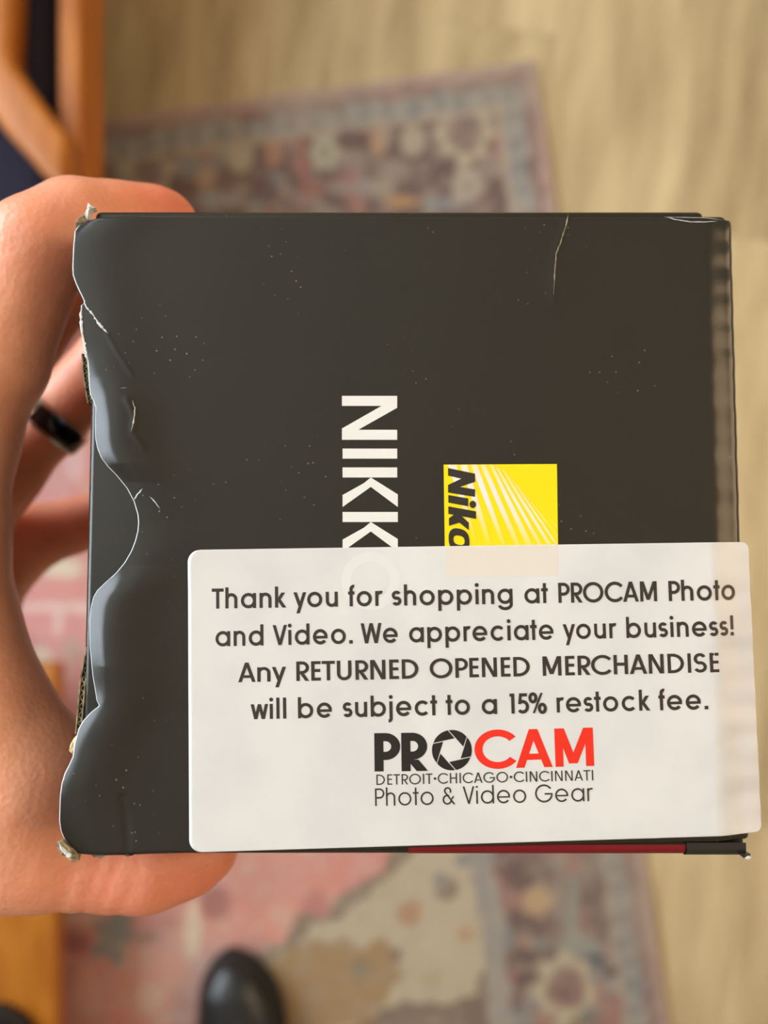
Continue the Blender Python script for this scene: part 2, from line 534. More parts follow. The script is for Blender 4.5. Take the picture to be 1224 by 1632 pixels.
RXR = -0.2955                    # outer face of the chair's side rail
under(chair, box_obj('side_rail', RXR - .023, RXR, 0.20, 1.02, .135, .200, M['oak'], bev=.005, seg=3, smooth=False))
under(chair, box_obj('side_rail', -.92, -.897, 0.20, 1.02, .135, .200, M['oak'], bev=.005, seg=3))
under(chair, box_obj('front_rail', -.897, RXR - .023, .205, .228, .135, .180, M['oak'], bev=.004))
under(chair, box_obj('back_rail', -.897, RXR - .023, .99, 1.015, .135, .195, M['oak'], bev=.004))
for (x, y) in ((RXR - .034, .665), (-.925, .665), (RXR - .034, 1.0), (-.925, 1.0)):
    bm = bmesh.new()
    rbox(bm, x, x + .034, y, y + .034, 0, .335 if y < .8 else .60, .005, 2)
    under(chair, from_bm('leg', bm, M['oak']))
for x in (RXR - .05, -.935):
    bm = bmesh.new()
    rbox(bm, x, x + .055, .56, 1.04, .335, .357, .010, 3)
    under(chair, from_bm('armrest', bm, M['oak'], smooth=True))


def plate(pts_out, pts_in, z0, z1, bev, name, m):
    """curved board between two edge lines"""
    n = len(pts_out)
    bm = bmesh.new()
    loop = [bm.verts.new((p[0], p[1], z0)) for p in list(pts_out) + list(pts_in)[::-1]]
    fc = bm.faces.new(loop)
    ex = bmesh.ops.extrude_face_region(bm, geom=[fc])
    vs = [g for g in ex['geom'] if isinstance(g, bmesh.types.BMVert)]
    for v in vs: v.co.z = z1
    bmesh.ops.recalc_face_normals(bm, faces=bm.faces[:])
    top = [e for e in bm.edges if all(abs(v.co.z - max(z0, z1)) < 1e-6 for v in e.verts)]
    bmesh.ops.bevel(bm, geom=top, offset=bev, segments=4, profile=.5, affect='EDGES')
    return from_bm(name, bm, m, None, True)


def chain_pts(lst, d, n=6):
    """smooth line through pixel measurements at depth d"""
    P = np.array([W(x, y, d)[:2] for x, y in lst])
    out = []
    Q = np.vstack([2 * P[0] - P[1], P, 2 * P[-1] - P[-2]])
    for i in range(1, len(Q) - 2):
        for t in np.linspace(0, 1, n, endpoint=False):
            p0, p1, p2, p3 = Q[i - 1], Q[i], Q[i + 1], Q[i + 2]
            out.append(.5 * ((2 * p1) + (-p0 + p2) * t + (2 * p0 - 5 * p1 + 4 * p2 - p3) * t * t + (-p0 + 3 * p1 - 3 * p2 + p3) * t ** 3))
    out.append(P[-1])
    return out


out_l = chain_pts([(-120, -260), (-90, -60), (-60, 90), (-10, 186), (40, 246), (85, 300), (118, 350)], .716)
in_l = chain_pts([(46, -260), (46, -60), (43, 60), (42, 118), (66, 158), (100, 205), (128, 240)], .749)
under(chair, plate(out_l, in_l, .201, .234, .009, 'curved_brace', M['oak']))
cu = bmesh.new()
rbox(cu, -.893, RXR - .026, .235, .985, .10, .192, .03, 4)
under(chair, from_bm('seat_cushion', cu, M['navy'], None, True))
cu = bmesh.new()
rbox(cu, -.885, RXR - .03, .90, .985, .1925, .60, .03, 4)
under(chair, from_bm('back_cushion', cu, M['navy'], None, True))

# ------------------------------------------------------------------ low wooden bench, lower left
bench = empty('bench', (-0.5, -0.45, 0))
tag(bench, 'low orange oak bench on the rug at the lower left edge', 'bench')
BX, BY = -0.362, -0.169
for i in range(3):
    x1 = BX - i * .146
    under(bench, box_obj('board', x1 - .145, x1, -.86, BY, .076, .100, M['oak_bench'], bev=.004, seg=3))
for (x, y) in ((-.52, -.26), (-.76, -.26), (-.52, -.78), (-.76, -.78)):
    bm = bmesh.new()
    rbox(bm, x, x + .035, y, y + .035, RUG_T + .0002, .056, .003)
    under(bench, from_bm('leg', bm, M['oak_bench']))
for y in (-.26, -.78):
    under(bench, box_obj('apron', -.76, -.485, y - .004, y + .039, .056, .076, M['oak_bench'], bev=.002))


# ------------------------------------------------------------------ shoes
def shoe(loc, rot, label, mirror=1):
    r = empty('shoe', loc, (0, 0, rot))
    tag(r, label, 'shoe', 'black leather shoes')
    n = 26
    L = 0.295
    ts = np.linspace(0, 1, n)

    def halfw(t):
        return np.interp(t, [0, .015, .05, .12, .22, .34, .5, .66, .82, .94, .985, 1], [.003, .013, .0255, .0385, .0475, .0490, .042, .035, .035, .031, .018, .003])

    def cx(t):
        return mirror * np.interp(t, [0, .2, .5, 1], [-.004, .002, .006, 0])

    def loft(secs, name, m, parent, caps=True):
        k = len(secs[0])
        v = np.array(secs).reshape(-1, 3)
        fs = []
        for i in range(len(secs) - 1):
            for j in range(k):
                fs.append((i * k + j, i * k + (j + 1) % k, (i + 1) * k + (j + 1) % k, (i + 1) * k + j))
        fs.append(tuple(range(k))[::-1]); fs.append(tuple(range((len(secs) - 1) * k, len(secs) * k)))
        return from_py(name, v, fs, m, parent, True)

    secs = []
    for t in ts:
        w_ = halfw(t) + .003
        z0 = np.interp(t, [0, .1, .3, .6, .72, 1], [.004, .001, 0, .0, 0, 0])
        ring = [(-w_, z0), (-w_ - .001, z0 + .008), (-w_, .022), (w_, .022), (w_ + .001, z0 + .008), (w_, z0)]
        secs.append([(cx(t) + x, -t * L, z) for x, z in ring])
    loft(secs, 'sole', M['rubber'], r)
    secs = []
    for t in np.linspace(.004, .996, 30):
        w_ = halfw(t)
        top = np.interp(t, [0, .03, .1, .2, .32, .45, .6, .75, 1], [.028, .042, .054, .060, .068, .084, .100, .100, .098])
        pts = []
        for a_ in np.linspace(0, math.pi, 13):
            c_, s_ = math.cos(a_), math.sin(a_)
            ww = w_ * (1 - .30 * max(0, (top - .06) / .04) * s_)
            pts.append((cx(t) - ww * np.sign(c_) * abs(c_) ** .75, -t * L, .021 + (top - .021) * s_ ** .8))
        secs.append(pts)
    up = loft(secs, 'upper', M['leather'], r)
    # toe-cap seam
    bm = bmesh.new()
    for i in range(14):
        a_ = math.pi * (i + .5) / 14
        t = .24
        w_ = halfw(t)
        x = cx(t) - w_ * np.sign(math.cos(a_)) * abs(math.cos(a_)) ** .75
        z = .021 + (.0632 - .021) * math.sin(a_) ** .8
        rr = bmesh.ops.create_cube(bm, size=.0045)
        for v in rr['verts']: v.co = Vector((v.co.x * 1.6 + x, v.co.y * .4 - t * L - .004 * math.sin(a_), v.co.z * .5 + z))
    from_bm('toe_seam', bm, M['lace'], up)
    for i in range(4):
        t = .42 + i * .055
        z = np.interp(t, [.32, .45, .6], [.068, .084, .100]) + .001
        bm = bmesh.new()
        rbox(bm, cx(t) - .022, cx(t) + .022, -t * L - .002, -t * L + .002, z - .002, z + .002, .001)
        from_bm('lace', bm, M['lace'], r)
    bm = bmesh.new()
    bmesh.ops.create_circle(bm, cap_ends=True, segments=20, radius=1)
    for v in bm.verts: v.co = Vector((v.co.x * .024 + cx(.8), v.co.y * .045 - .82 * L, .1005))
    from_bm('opening', bm, M['rubber'], r)
    return r


shoe((-0.181, -0.531, RUG_T + .0002), math.radians(4), 'black leather shoe on the rug below the box', 1)
shoe((-0.428, -0.540, .1002), math.radians(8), 'black leather shoe resting on the low oak bench', -1)

# ------------------------------------------------------------------ the box
TILT = -math.atan2(0.7, 11.495)
BO = np.array([0.00375, -0.002175, CAM_Z - 0.1365])       # middle of the box's front face
ct, st = math.cos(TILT), math.sin(TILT)
TY = np.array([0, ct, st]); TN = np.array([0, -st, ct])


def loc(px, py):
    """pixel measured on the front face -> box coordinates in metres"""
    d = np.array([(px - 612) / FPX, -(py - 816) / FPX, -1.0])
    o = np.array([0, 0, CAM_Z])
    t = np.dot(BO - o, TN) / np.dot(d, TN)
    p = o + d * t - BO
    return np.array([p[0], np.dot(p, TY)])


YT, YB = loc(612, 331)[1], loc(612, 1366)[1]
XL, XR = -0.0569, 0.0602
DEPTH = 0.112
boxr = empty('product_box', tuple(BO), (TILT, 0, 0))
tag(boxr, 'worn black camera lens carton with white shop sticker held in a hand', 'box')

bm = bmesh.new()
rbox(bm, XL, XR - .0052, YB, YT, -DEPTH, -.00095, .0012, 4)
rbox(bm, XL + .02, XR - .0004, YB + .0003, YT - .0003, -DEPTH + .0002, -.0022, .0012, 4)
from_bm('carton_body', bm, M['card'], boxr, True)

# left outline of the closing flap, wavy die-cut and torn
left_px = [(185, 345), (158, 347.5), (137, 352), (124, 360), (118.5, 368), (116.5, 390), (115, 425), (115.5, 438), (120, 451), (125, 462), (131, 474), (135, 482), (129, 487),
           (129, 505), (130, 527), (135, 550), (139, 569), (141, 595), (142, 617), (144, 630), (150, 640), (153, 650), (152, 675), (152, 699), (155, 715), (161, 730), (172, 744), (185, 757),
           (202, 778), (213, 799), (219, 820), (220, 832), (219, 846), (215, 862), (209, 878), (198, 897), (185, 913), (168, 928), (154, 941), (148, 952), (145, 966), (143, 985), (143.5, 1030),
           (148, 1078), (155, 1116), (160, 1124), (150, 1131), (141, 1139), (132, 1149), (125, 1161), (119, 1184), (116, 1206), (109, 1221), (103, 1232), (98, 1248), (95.5, 1267), (94, 1308), (96, 1324), (101, 1336), (112, 1350), (124, 1360), (140, 1363)]
LP = np.array([loc(*p) for p in left_px])
o_ = np.argsort(LP[:, 1])
LPY, LPX = LP[o_, 1], LP[o_, 0]
_ys = np.linspace(LPY[0], LPY[-1], 800)
_k = np.exp(-.5 * (np.arange(-60, 61) * (_ys[1] - _ys[0]) / .0024) ** 2); _k /= _k.sum()
_xs = np.convolve(np.pad(np.interp(_ys, LPY, LPX), 60, mode='edge'), _k, mode='valid')
FT, FB = loc(185, 345)[1], loc(140, 1363)[1]
SKEW = loc(1190, 1342)[1] - loc(1190, 1363)[1]


def sst(a, b_, x):
    t = np.clip((x - a) / (b_ - a), 0, 1)
    return t * t * (3 - 2 * t)


crease = np.array([loc(*p) for p in ((907, 336), (900, 365), (889, 392), (884, 420), (882, 480))])
crease2 = np.array([loc(*p) for p in ((196, 1270), (202, 1300), (203, 1330), (205, 1362))])
crease3 = np.array([loc(*p) for p in ((207, 640), (218, 665), (216, 692), (232, 715))])
crease4 = np.array([loc(*p) for p in ((172, 533), (190, 565), (212, 598))])


def seg_dist(x, y, pl):
    d = np.full(np.shape(x), 1e9)
    for i in range(len(pl) - 1):
        a_, b_ = pl[i], pl[i + 1]
        ab = b_ - a_
        t = np.clip(((x - a_[0]) * ab[0] + (y - a_[1]) * ab[1]) / (ab @ ab), 0, 1)
        d = np.minimum(d, np.hypot(x - a_[0] - t * ab[0], y - a_[1] - t * ab[1]))
    return d


def fall(e, R):
    """rounded fold: drop of the surface at distance e inside an edge"""
    e = np.clip(e, 0, R)
    return R - np.sqrt(np.maximum(R * R - (R - e) ** 2, 0))


A_PY = [loc(300, p)[1] for p in (1366, 1300, 1240, 1180, 1130, 1060, 990, 945, 900, 830, 770, 740, 690, 640, 600, 540, 480, 420, 345)]
A_V = [.35, .45, .55, .6, .7, 1.0, 1.0, .8, .3, .15, .4, .8, 1.0, .9, .55, .35, .3, .3, .25]


def height(x, y):
    x = np.asarray(x, float); y = np.asarray(y, float)
    h = np.zeros(np.broadcast(x, y).shape)
    xl = np.interp(y, _ys, _xs)
    e = np.maximum(x - xl + .0006, 0)
    amp = np.interp(y, A_PY, A_V) * 0.0017
    s = 0.0055
    h = h + amp * (e / s) * np.exp(.5 - .5 * (e / s) ** 2)
    # right-hand fold, with a soft shoulder before it
    er = XR + .0001 - x
    h = h - fall(er, .0014) - 0.0011 * sst(.0065, 0, er) * (1 + .10 * np.sin(y * 900) * np.sin(y * 371))
    h = h - fall(FT - y, .0005)
    h = h - fall(y - FB - SKEW * sst(XL, XR, x) * .99, .0006)
    h = h + .00016 * np.exp(-(seg_dist(x, y, crease) / .0006) ** 2)
    h = h - .00022 * np.exp(-(seg_dist(x, y, crease2) / .0006) ** 2)
    h = h + .00022 * np.exp(-(seg_dist(x, y, crease3) / .0006) ** 2)
    h = h + .00012 * np.exp(-(seg_dist(x, y, crease4) / .0004) ** 2)
    return h


def sheet(name, nrow, ncol, xl_fn, xr_fn, y_fn, off, thick, mats, parent, edge_cols=0, tpow=1.0, hfn=None):
    """a thin sheet lying on the carton: rows run down, columns run from the left to the right outline"""
    hfn = hfn or height
    vv = np.linspace(0, 1, nrow)
    tt = np.linspace(0, 1, ncol) ** tpow
    if edge_cols:
        tt = np.concatenate([[0, .0018], .0018 + (1 - .0018) * tt[1:]])
    V, T_ = np.meshgrid(vv, tt, indexing='ij')
    x, y = np.zeros_like(V), np.zeros_like(V)
    yl = y_fn(V, np.zeros_like(V))
    x0, x1 = xl_fn(yl), xr_fn(yl)
    x = x0 + T_ * (x1 - x0)
    y = y_fn(V, T_)
    z = hfn(x, y) + off
    nr_, nc = x.shape
    if edge_cols: z[:, 0] -= .00018
    top = np.stack([x, y, z], -1).reshape(-1, 3)
    bot = top.copy(); bot[:, 2] -= thick
    g = np.arange(nr_ * nc).reshape(nr_, nc)
    q = np.stack([g[:-1, :-1], g[1:, :-1], g[1:, 1:], g[:-1, 1:]], -1)
    mi = np.zeros(q.shape[:2], int)
    if edge_cols: mi[:, 0] = 1  # outermost left column takes the pale rim material
    fs = q.reshape(-1, 4).tolist(); ms = mi.ravel().tolist()
    N = nr_ * nc
    fs += (q[..., ::-1].reshape(-1, 4) + N).tolist(); ms += [0] * (len(fs) - len(ms))
    rim_ = np.concatenate([g[:, 0], g[-1, 1:], g[-2::-1, -1], g[0, -2:0:-1]])
    for i in range(len(rim_)):
        a_, b_ = rim_[i], rim_[(i + 1) % len(rim_)]
        fs.append((a_, a_ + N, b_ + N, b_)); ms.append(1 if len(mats) > 1 else 0)
    return from_py(name, np.vstack([top, bot]), fs, mats, parent, True, ms)


flap = sheet('closing_flap', 420, 260,
             lambda y: np.interp(y, LPY, LPX), lambda y: np.full_like(y, XR),
             lambda V, T_: FT + (FB - FT) * V + SKEW * V * T_, 0.0, .0005, [M['card'], M['paper_and_glint']], boxr, edge_cols=1, tpow=1.25)


# torn, frayed paper lines, scuffs, and a crease highlight drawn as a strip
def ribbon(name, pts, w0, m, parent, off=.0001, jit=.35, sub=5, loc_fn=loc):
    P = np.array([loc_fn(*p) for p in pts])
    s = np.linspace(0, len(P) - 1, (len(P) - 1) * sub + 1)
    x = np.interp(s, range(len(P)), P[:, 0]); y = np.interp(s, range(len(P)), P[:, 1])
    dx, dy = np.gradient(x), np.gradient(y)
    L = np.hypot(dx, dy) + 1e-12
    nx, ny = -dy / L, dx / L
    taper = np.clip(np.minimum(np.arange(len(s)), np.arange(len(s))[::-1]) / 3, .15, 1)
    wa = w0 * taper * (1 + jit * rng.uniform(-1, 1, len(s))); wb = w0 * taper * (1 + jit * rng.uniform(-1, 1, len(s)))
    xa, ya, xb, yb = x + nx * wa, y + ny * wa, x - nx * wb, y - ny * wb
    n = len(s)
    v = [(xa[i], ya[i], float(height(xa[i], ya[i])) + off) for i in range(n)] + [(xb[i], yb[i], float(height(xb[i], yb[i])) + off) for i in range(n)]
    v += [(x[i], y[i], float(height(x[i], y[i])) + off + w0 * .5) for i in range(n)]
    fs = []
    for i in range(n - 1):
        fs.append((i, i + 1, 2 * n + i + 1, 2 * n + i)); fs.append((2 * n + i, 2 * n + i + 1, n + i + 1, n + i))
    return from_py(name, v, fs, m, parent, False)


ribbon('tear', [(134, 481), (141, 494), (150, 503), (158, 516), (166, 525), (175, 533)], .00016, M['paper_and_glint'], flap, jit=.8)
ribbon('tear', [(130, 487), (129.5, 510), (131, 530), (135, 545), (137, 562), (140, 575)], .00022, M['paper_and_glint'], flap, jit=.7)
ribbon('tear', [(214, 798), (219, 790), (224, 785), (229, 779)], .00012, M['paper_and_glint'], flap, jit=.6)
ribbon('tear', [(1060, 345), (1075, 350), (1100, 354), (1125, 354), (1145, 351)], .00007, M['paper_and_glint'], flap, jit=.4)
ribbon('tear', [(1060, 344), (1085, 346), (1120, 347), (1155, 348)], .00006, M['paper_and_glint'], flap, jit=.4)
ribbon('scuff_and_glint', [(907, 338), (901, 362), (892, 390), (886, 405), (884, 430), (882, 470)], .00010, M['kraft'], flap, off=.00002, jit=.6)  # brown line laid along the crease ridge
ribbon('scuff_and_glint', [(215, 640), (219, 655), (218, 672), (214, 690)], .00008, M['paper_and_glint'], flap, off=.00003, jit=.9)  # highlight of the wrinkle, painted as a pale raised line
ribbon('scuff_and_glint', [(240, 792), (248, 800), (256, 811)], .00007, M['paper_and_glint'], flap, off=.00003, jit=.9)
ribbon('scuff_and_glint', [(196, 621), (205, 620)], .00005, M['paper_and_glint'], flap, off=.00003, jit=.9)


# raw corrugated edges showing through the open left seam
def corrugated(name, pts, w0, m, z=-.0012):
    P = np.array([loc(*p) for p in pts])
    s = np.linspace(0, len(P) - 1, 60)
    x = np.interp(s, range(len(P)), P[:, 0]); y = np.interp(s, range(len(P)), P[:, 1])
    v, fs = [], []
    for lay_, (xo, amp, zz) in enumerate(((-w0 * .5, 0, z), (0, w0 * .32, z - .0002), (w0 * .5, 0, z))):
        b0 = len(v)
        for i in range(60):
            xx = x[i] + xo + amp * math.sin(i * 1.1)
            hw = w0 * .14
            v += [(xx - hw, y[i], zz), (xx + hw, y[i], zz), (xx + hw, y[i], zz - .006), (xx - hw, y[i], zz - .006)]
        for i in range(59):
            for j in range(4):
                a_, b_ = b0 + i * 4 + j, b0 + i * 4 + (j + 1) % 4
                fs.append((a_, b_, b_ + 4, a_ + 4))
    return from_py(name, v, fs, m, boxr, False)


corrugated('corrugated_edge', [(138, 1032), (132, 1060), (127, 1090), (124.5, 1120), (122, 1150), (120, 1172)], .0009, M['kraft'])
corrugated('corrugated_edge', [(130, 560), (131, 590), (135, 615), (139, 640)], .0009, M['kraft'], z=-.0014)
# dark gap behind the seam edge
g0, g1 = loc(136, 1032), loc(140, 1140)


def crumple(name, pts, m, z, hgt, seed):
    """crumpled scrap of torn paper: a jagged closed outline with a raised rough middle"""
    r = np.random.default_rng(seed)
    P = np.array([loc(*p) for p in pts])
    c = P.mean(0)
    n = len(P)
    v = [(p[0], p[1], z + r.uniform(-.3, .6) * hgt) for p in P]
    v += [((p[0] + c[0]) / 2 + r.uniform(-1, 1) * hgt * .4, (p[1] + c[1]) / 2 + r.uniform(-1, 1) * hgt * .4, z + r.uniform(.2, 1) * hgt) for p in P]
    v += [(c[0], c[1], z + hgt * .4)]
    v += [(p[0] * .8 + c[0] * .2, p[1] * .8 + c[1] * .2, z - .0015) for p in P]
    fs = []
    for i in range(n):
        j = (i + 1) % n
        fs += [(i, j, n + j, n + i), (n + i, n + j, 2 * n), (2 * n + 1 + i, 2 * n + 1 + j, j, i)]
    fs.append(tuple(range(2 * n + 1, 3 * n + 1))[::-1])
    return from_py(name, v, fs, m, boxr, False)


crumple('torn_paper', [(141, 324), (146, 329), (153, 331), (146, 334), (141, 338), (139, 350), (136, 344), (139, 334)], M['paper_and_glint'], .0002, .0005, 1)
crumple('torn_paper', [(120, 349), (129, 342), (138, 338), (140, 348), (134, 353), (126, 358), (121, 366), (117, 360)], M['kraft'], -.0004, .0006, 2)
crumple('torn_paper', [(115, 1178), (121, 1172), (124, 1185), (121, 1197), (113, 1204), (108, 1198), (110, 1188)], mat('cream_paper_fibre', lin((222, 206, 160)), .9), -.0006, .0007, 3)
crumple('torn_paper', [(94, 1338), (100, 1337), (108, 1346), (118, 1352), (126, 1360), (128, 1370), (118, 1373), (110, 1366), (100, 1360), (93, 1350)], M['kraft'], .0002, .0009, 4)
crumple('torn_paper', [(97, 1340), (102, 1346), (112, 1356), (120, 1360), (122, 1366), (115, 1370), (107, 1362), (98, 1352)], M['paper_and_glint'], .0006, .0006, 5)
crumple('torn_paper', [(142, 1364), (150, 1363), (158, 1365), (170, 1364), (164, 1368), (158, 1372), (153, 1368), (146, 1369)], M['kraft'], -.0008, .0003, 6)
crumple('torn_paper', [(192, 1364), (198, 1362), (203, 1365), (210, 1366), (200, 1368)], M['kraft'], -.0008, .0002, 7)
crumple('torn_paper', [(1178, 1362), (1188, 1360), (1198, 1362), (1194, 1369), (1186, 1368)], M['card'], -.0003, .0006, 8)
crumple('torn_paper', [(1186, 1367), (1192, 1364), (1196, 1365), (1192, 1369)], M['paper_and_glint'], .0003, .0003, 9)

# printed red band folded over the lower edge, and the extra card layer at its right
bx0, bx1 = loc(651, 1366)[0], loc(1096, 1366)[0]


def lower_band(name, x0, x1, m, off, y_in, n=14):
    prof = []
    R = .0012
    cy, cz = YB + R, -.00095 - R
    prof.append((YB + y_in, -.00095 + off))
    for a_ in np.linspace(math.pi / 2, math.pi, 8):
        prof.append((cy + (R + off) * math.cos(a_), cz + (R + off) * math.sin(a_)))
    prof.append((YB - off, -.012))
    v, fs = [], []
    xs = np.linspace(x0, x1, n)
    for xx in xs:
        for (yy, zz) in prof: v.append((xx, yy, zz))
    k_ = len(prof)
    for i in range(n - 1):
        for j in range(k_ - 1):
            fs.append((i * k_ + j, i * k_ + j + 1, (i + 1) * k_ + j + 1, (i + 1) * k_ + j))
    return from_py(name, v, fs, m, boxr, True)


lower_band('red_band', bx0, bx1, M['red_print'], .00008, .0018)
lower_band('inner_layer', bx1 + .0001, XR - .001, M['card_under'], .0003, .0022)

# ---- printing: geometric sans lettering built from strokes
def pen(strokes):
    """strokes -> list of polygons (x, y lists) in cap-height units"""
    return strokes


def ring_poly(cx, cy, rx, ry, w, a0, a1, n=28):
    a = np.linspace(math.radians(a0), math.radians(a1), n)
    h = w / 2
    o = [(cx + (rx + h) * math.cos(t), cy + (ry + h) * math.sin(t)) for t in a]
    i = [(cx + (rx - h) * math.cos(t), cy + (ry - h) * math.sin(t)) for t in a]
    return ('strip', o, i)


def bar(x0, y0, x1, y1, w):
    dx, dy = x1 - x0, y1 - y0
    L = math.hypot(dx, dy)
    nx, ny = -dy / L * w / 2, dx / L * w / 2
    return ('strip', [(x0 + nx, y0 + ny), (x1 + nx, y1 + ny)], [(x0 - nx, y0 - ny), (x1 - nx, y1 - ny)])


def diag(x0, y0, x1, y1, w):
    """slanted stroke with level ends"""
    L = math.hypot(x1 - x0, y1 - y0)
    hw = w / 2 * L / max(abs(y1 - y0), 1e-6)
    return ('strip', [(x0 - hw, y0), (x1 - hw, y1)], [(x0 + hw, y0), (x1 + hw, y1)])


def dot(cx, cy, r):
    return ring_poly(cx, cy, r / 2, r / 2, r * .999, 0, 360, 20)


def glyph(ch, w):
    """returns (polygons, advance) for cap height 1, stroke width w"""
    h = w / 2
    X = .745
    sb = .088
    g = []

    def O(cx, cy, rx, ry, a0=0, a1=360): g.append(ring_poly(cx, cy, rx, ry, w, a0, a1))
    def I(x, y0, y1): g.append(bar(x, y0, x, y1, w))
    def H(x0, x1, y, ww=w): g.append(bar(x0, y, x1, y, ww))
    def D(x0, y0, x1, y1, ww=w): g.append(diag(x0, y0, x1, y1, ww))
    rb = X / 2 - h + .012                 # bowl radius (centre line)
    cb = X / 2
    if ch == ' ': return [], .42
    if ch in 'adbpqgo':
        bx_ = sb + rb + h
        O(bx_, cb, rb, rb)
        r_ = bx_ + rb
        if ch == 'a': I(r_, 0, X)
        if ch == 'd': I(r_, 0, 1.05)
        if ch in 'gq':
            I(r_, X, -.02 if ch == 'g' else -.3)
            if ch == 'g': O(bx_, -.02, rb, .22, 195, 360)
        if ch == 'b': I(bx_ - rb, 0, 1.05)
        if ch == 'p': I(bx_ - rb, -.3, X)
        return g, r_ + h + sb
    if ch == 'c':
        O(sb + rb + h, cb, rb, rb, 42, 318); return g, sb + 2 * rb + w + .02
    if ch == 'e':
        O(sb + rb + h, cb, rb, rb, 0, 322); H(sb + h, sb + 2 * rb + w - .01, cb - .02, w * .85); return g, sb * 2 + 2 * rb + w
    if ch in 'nhmru':
        rn = .225
        x0 = sb + h
        if ch == 'h': I(x0, 0, 1.05)
        elif ch in 'nmr': I(x0, 0, X)
        if ch in 'nh':
            O(x0 + rn, X - rn - h + .012, rn, rn, 0, 180); I(x0 + 2 * rn, 0, X - rn - h + .012); return g, x0 + 2 * rn + h + sb
        if ch == 'r':
            O(x0 + .2, X - .2 - h + .012, .2, .2, 68, 180); return g, x0 + .30
        if ch == 'u':
            I(x0, rn + h - .012, X); O(x0 + rn, rn + h - .012, rn, rn, 180, 360); I(x0 + 2 * rn, 0, X); return g, x0 + 2 * rn + h + sb
    if ch == 'i': I(sb + h, 0, X); g.append(dot(sb + h, .96, w * .62)); return g, 2 * sb + w
    if ch == 'l': I(sb + h, 0, 1.05); return g, 2 * sb + w
    if ch == 'j': I(sb + h, -.1, X); O(sb + h - .13, -.1, .13, .13, 270, 360); g.append(dot(sb + h, .96, w * .62)); return g, 2 * sb + w
    if ch == 'k': I(sb + h, 0, 1.05); D(sb + h + .07, .34, sb + .42, X); D(sb + h + .10, .42, sb + .47, 0); return g, .63
    if ch == 't': I(.17, 0, 1.0); H(.0, .34, X - h); return g, .36
    if ch == 'f': I(.17, 0, .86); O(.17 + .14, .86, .14, .14, 80, 180); H(.02, .34, X - h); return g, .36
    if ch == 's':
        r_ = (X - w) / 4 + .004
        cx = sb + r_ + .04
        O(cx, X - h - r_, r_ * 1.05, r_, 30, 270); O(cx, h + r_, r_ * 1.1, r_, -150, 90); return g, cx + r_ + h + sb * .7
    if ch == 'v': D(.05, X, .27, 0); D(.49, X, .27, 0); return g, .54
    if ch == 'y': D(.06, X, .30, .06); D(.54, X, .20, -.3); return g, .58
    if ch == 'w': D(.07, X, .24, 0); D(.43, X, .24, 0); D(.43, X, .62, 0); D(.79, X, .62, 0); return g, .86
    if ch == '.': H(sb, sb + w * 1.15, w * .55, w * 1.1); return g, .30
    if ch == '!': I(sb + h + .02, .3, 1.0); g.append(dot(sb + h + .02, w * .55, w * .62)); return g, .3
    if ch == '•': g.append(dot(.17, .5, .12)); return g, .34
    if ch == '1': I(.30, 0, 1); H(.14, .30, 1 - h); return g, .52
    if ch == '5':
        O(.27, .33, .24, .33 - h + .01, -140, 125); D(.12, .46, .18, 1, w * .9); H(.16, .50, 1 - h); return g, .60
    if ch == '%':
        O(.20, .76, .15, .2); O(.66, .23, .15, .2); D(.22, 0, .64, 1, w * .65); return g, .88
    if ch == '&':
        O(.32, .77, .17, .17, -40, 230); O(.29, .27, .23, .24, 60, 350); D(.20, .66, .70, 0); D(.54, .28, .66, .46, w * .9); return g, .78
    if ch == 'T': I(.30, 0, 1); H(0, .60, 1 - h); return g, .60
    if ch == 'I': I(sb + h, 0, 1); return g, 2 * sb + w
    if ch == 'H': I(sb + h, 0, 1); I(.66, 0, 1); H(sb + h, .66, .52); return g, .66 + h + sb
    if ch == 'E': I(sb + h, 0, 1); H(sb, .52, 1 - h); H(sb, .50, .52); H(sb, .52, h); return g, .57
    if ch == 'N': I(sb + h, 0, 1); I(.70, 0, 1); D(sb + h + .03, 1, .70 - .03, 0); return g, .70 + h + sb
    if ch == 'M': I(sb + h, 0, 1); I(.86, 0, 1); D(sb + h + .03, 1, .485, .08); D(.86 - .03, 1, .485, .08); return g, .86 + h + sb
    if ch == 'U':
        r_ = .255; x0 = sb + h
        I(x0, r_ + h, 1); I(x0 + 2 * r_, r_ + h, 1); O(x0 + r_, r_ + h, r_, r_ + .01, 180, 360); return g, x0 + 2 * r_ + h + sb
    if ch in 'PR':
        r_ = .245; x0 = sb + h; yc = 1 - h - r_
        I(x0, 0, 1); H(x0, .36, 1 - h); H(x0, .36, 1 - h - 2 * r_); O(.35, yc, r_, r_, -90, 90)
        if ch == 'R': D(.36, 1 - 2 * r_ - w, .58, 0); return g, .68
        return g, .64
    if ch == 'D':
        x0 = sb + h; I(x0, 0, 1); H(x0, .34, 1 - h); H(x0, .34, h); O(.33, .5, .5 - h + .01, .5 - h, -90, 90); return g, .33 + .5 + sb
    if ch == 'O': O(.5 + .04, .5, .5 - h + .02, .5 - h + .015); return g, 1.10
    if ch == 'C': O(.5 + .04, .5, .5 - h + .02, .5 - h + .015, 38, 322); return g, .96
    if ch == 'G': O(.5 + .04, .5, .5 - h + .02, .5 - h + .015, 35, 350); H(.58, 1.04, .47, w * .95); return g, 1.10
    if ch == 'A': D(.07, 0, .385, 1); D(.70, 0, .385, 1); H(.18, .59, .28, w * .9); return g, .77
    if ch == 'V': D(.06, 1, .35, 0); D(.64, 1, .35, 0); return g, .70
    if ch == 'W': D(.06, 1, .27, 0); D(.52, 1, .27, 0); D(.52, 1, .77, 0); D(.98, 1, .77, 0); return g, 1.04
    if ch == 'K': I(sb + h, 0, 1); D(sb + h + .05, .42, .60, 1); D(sb + h + .10, .56, .66, 0); return g, .72
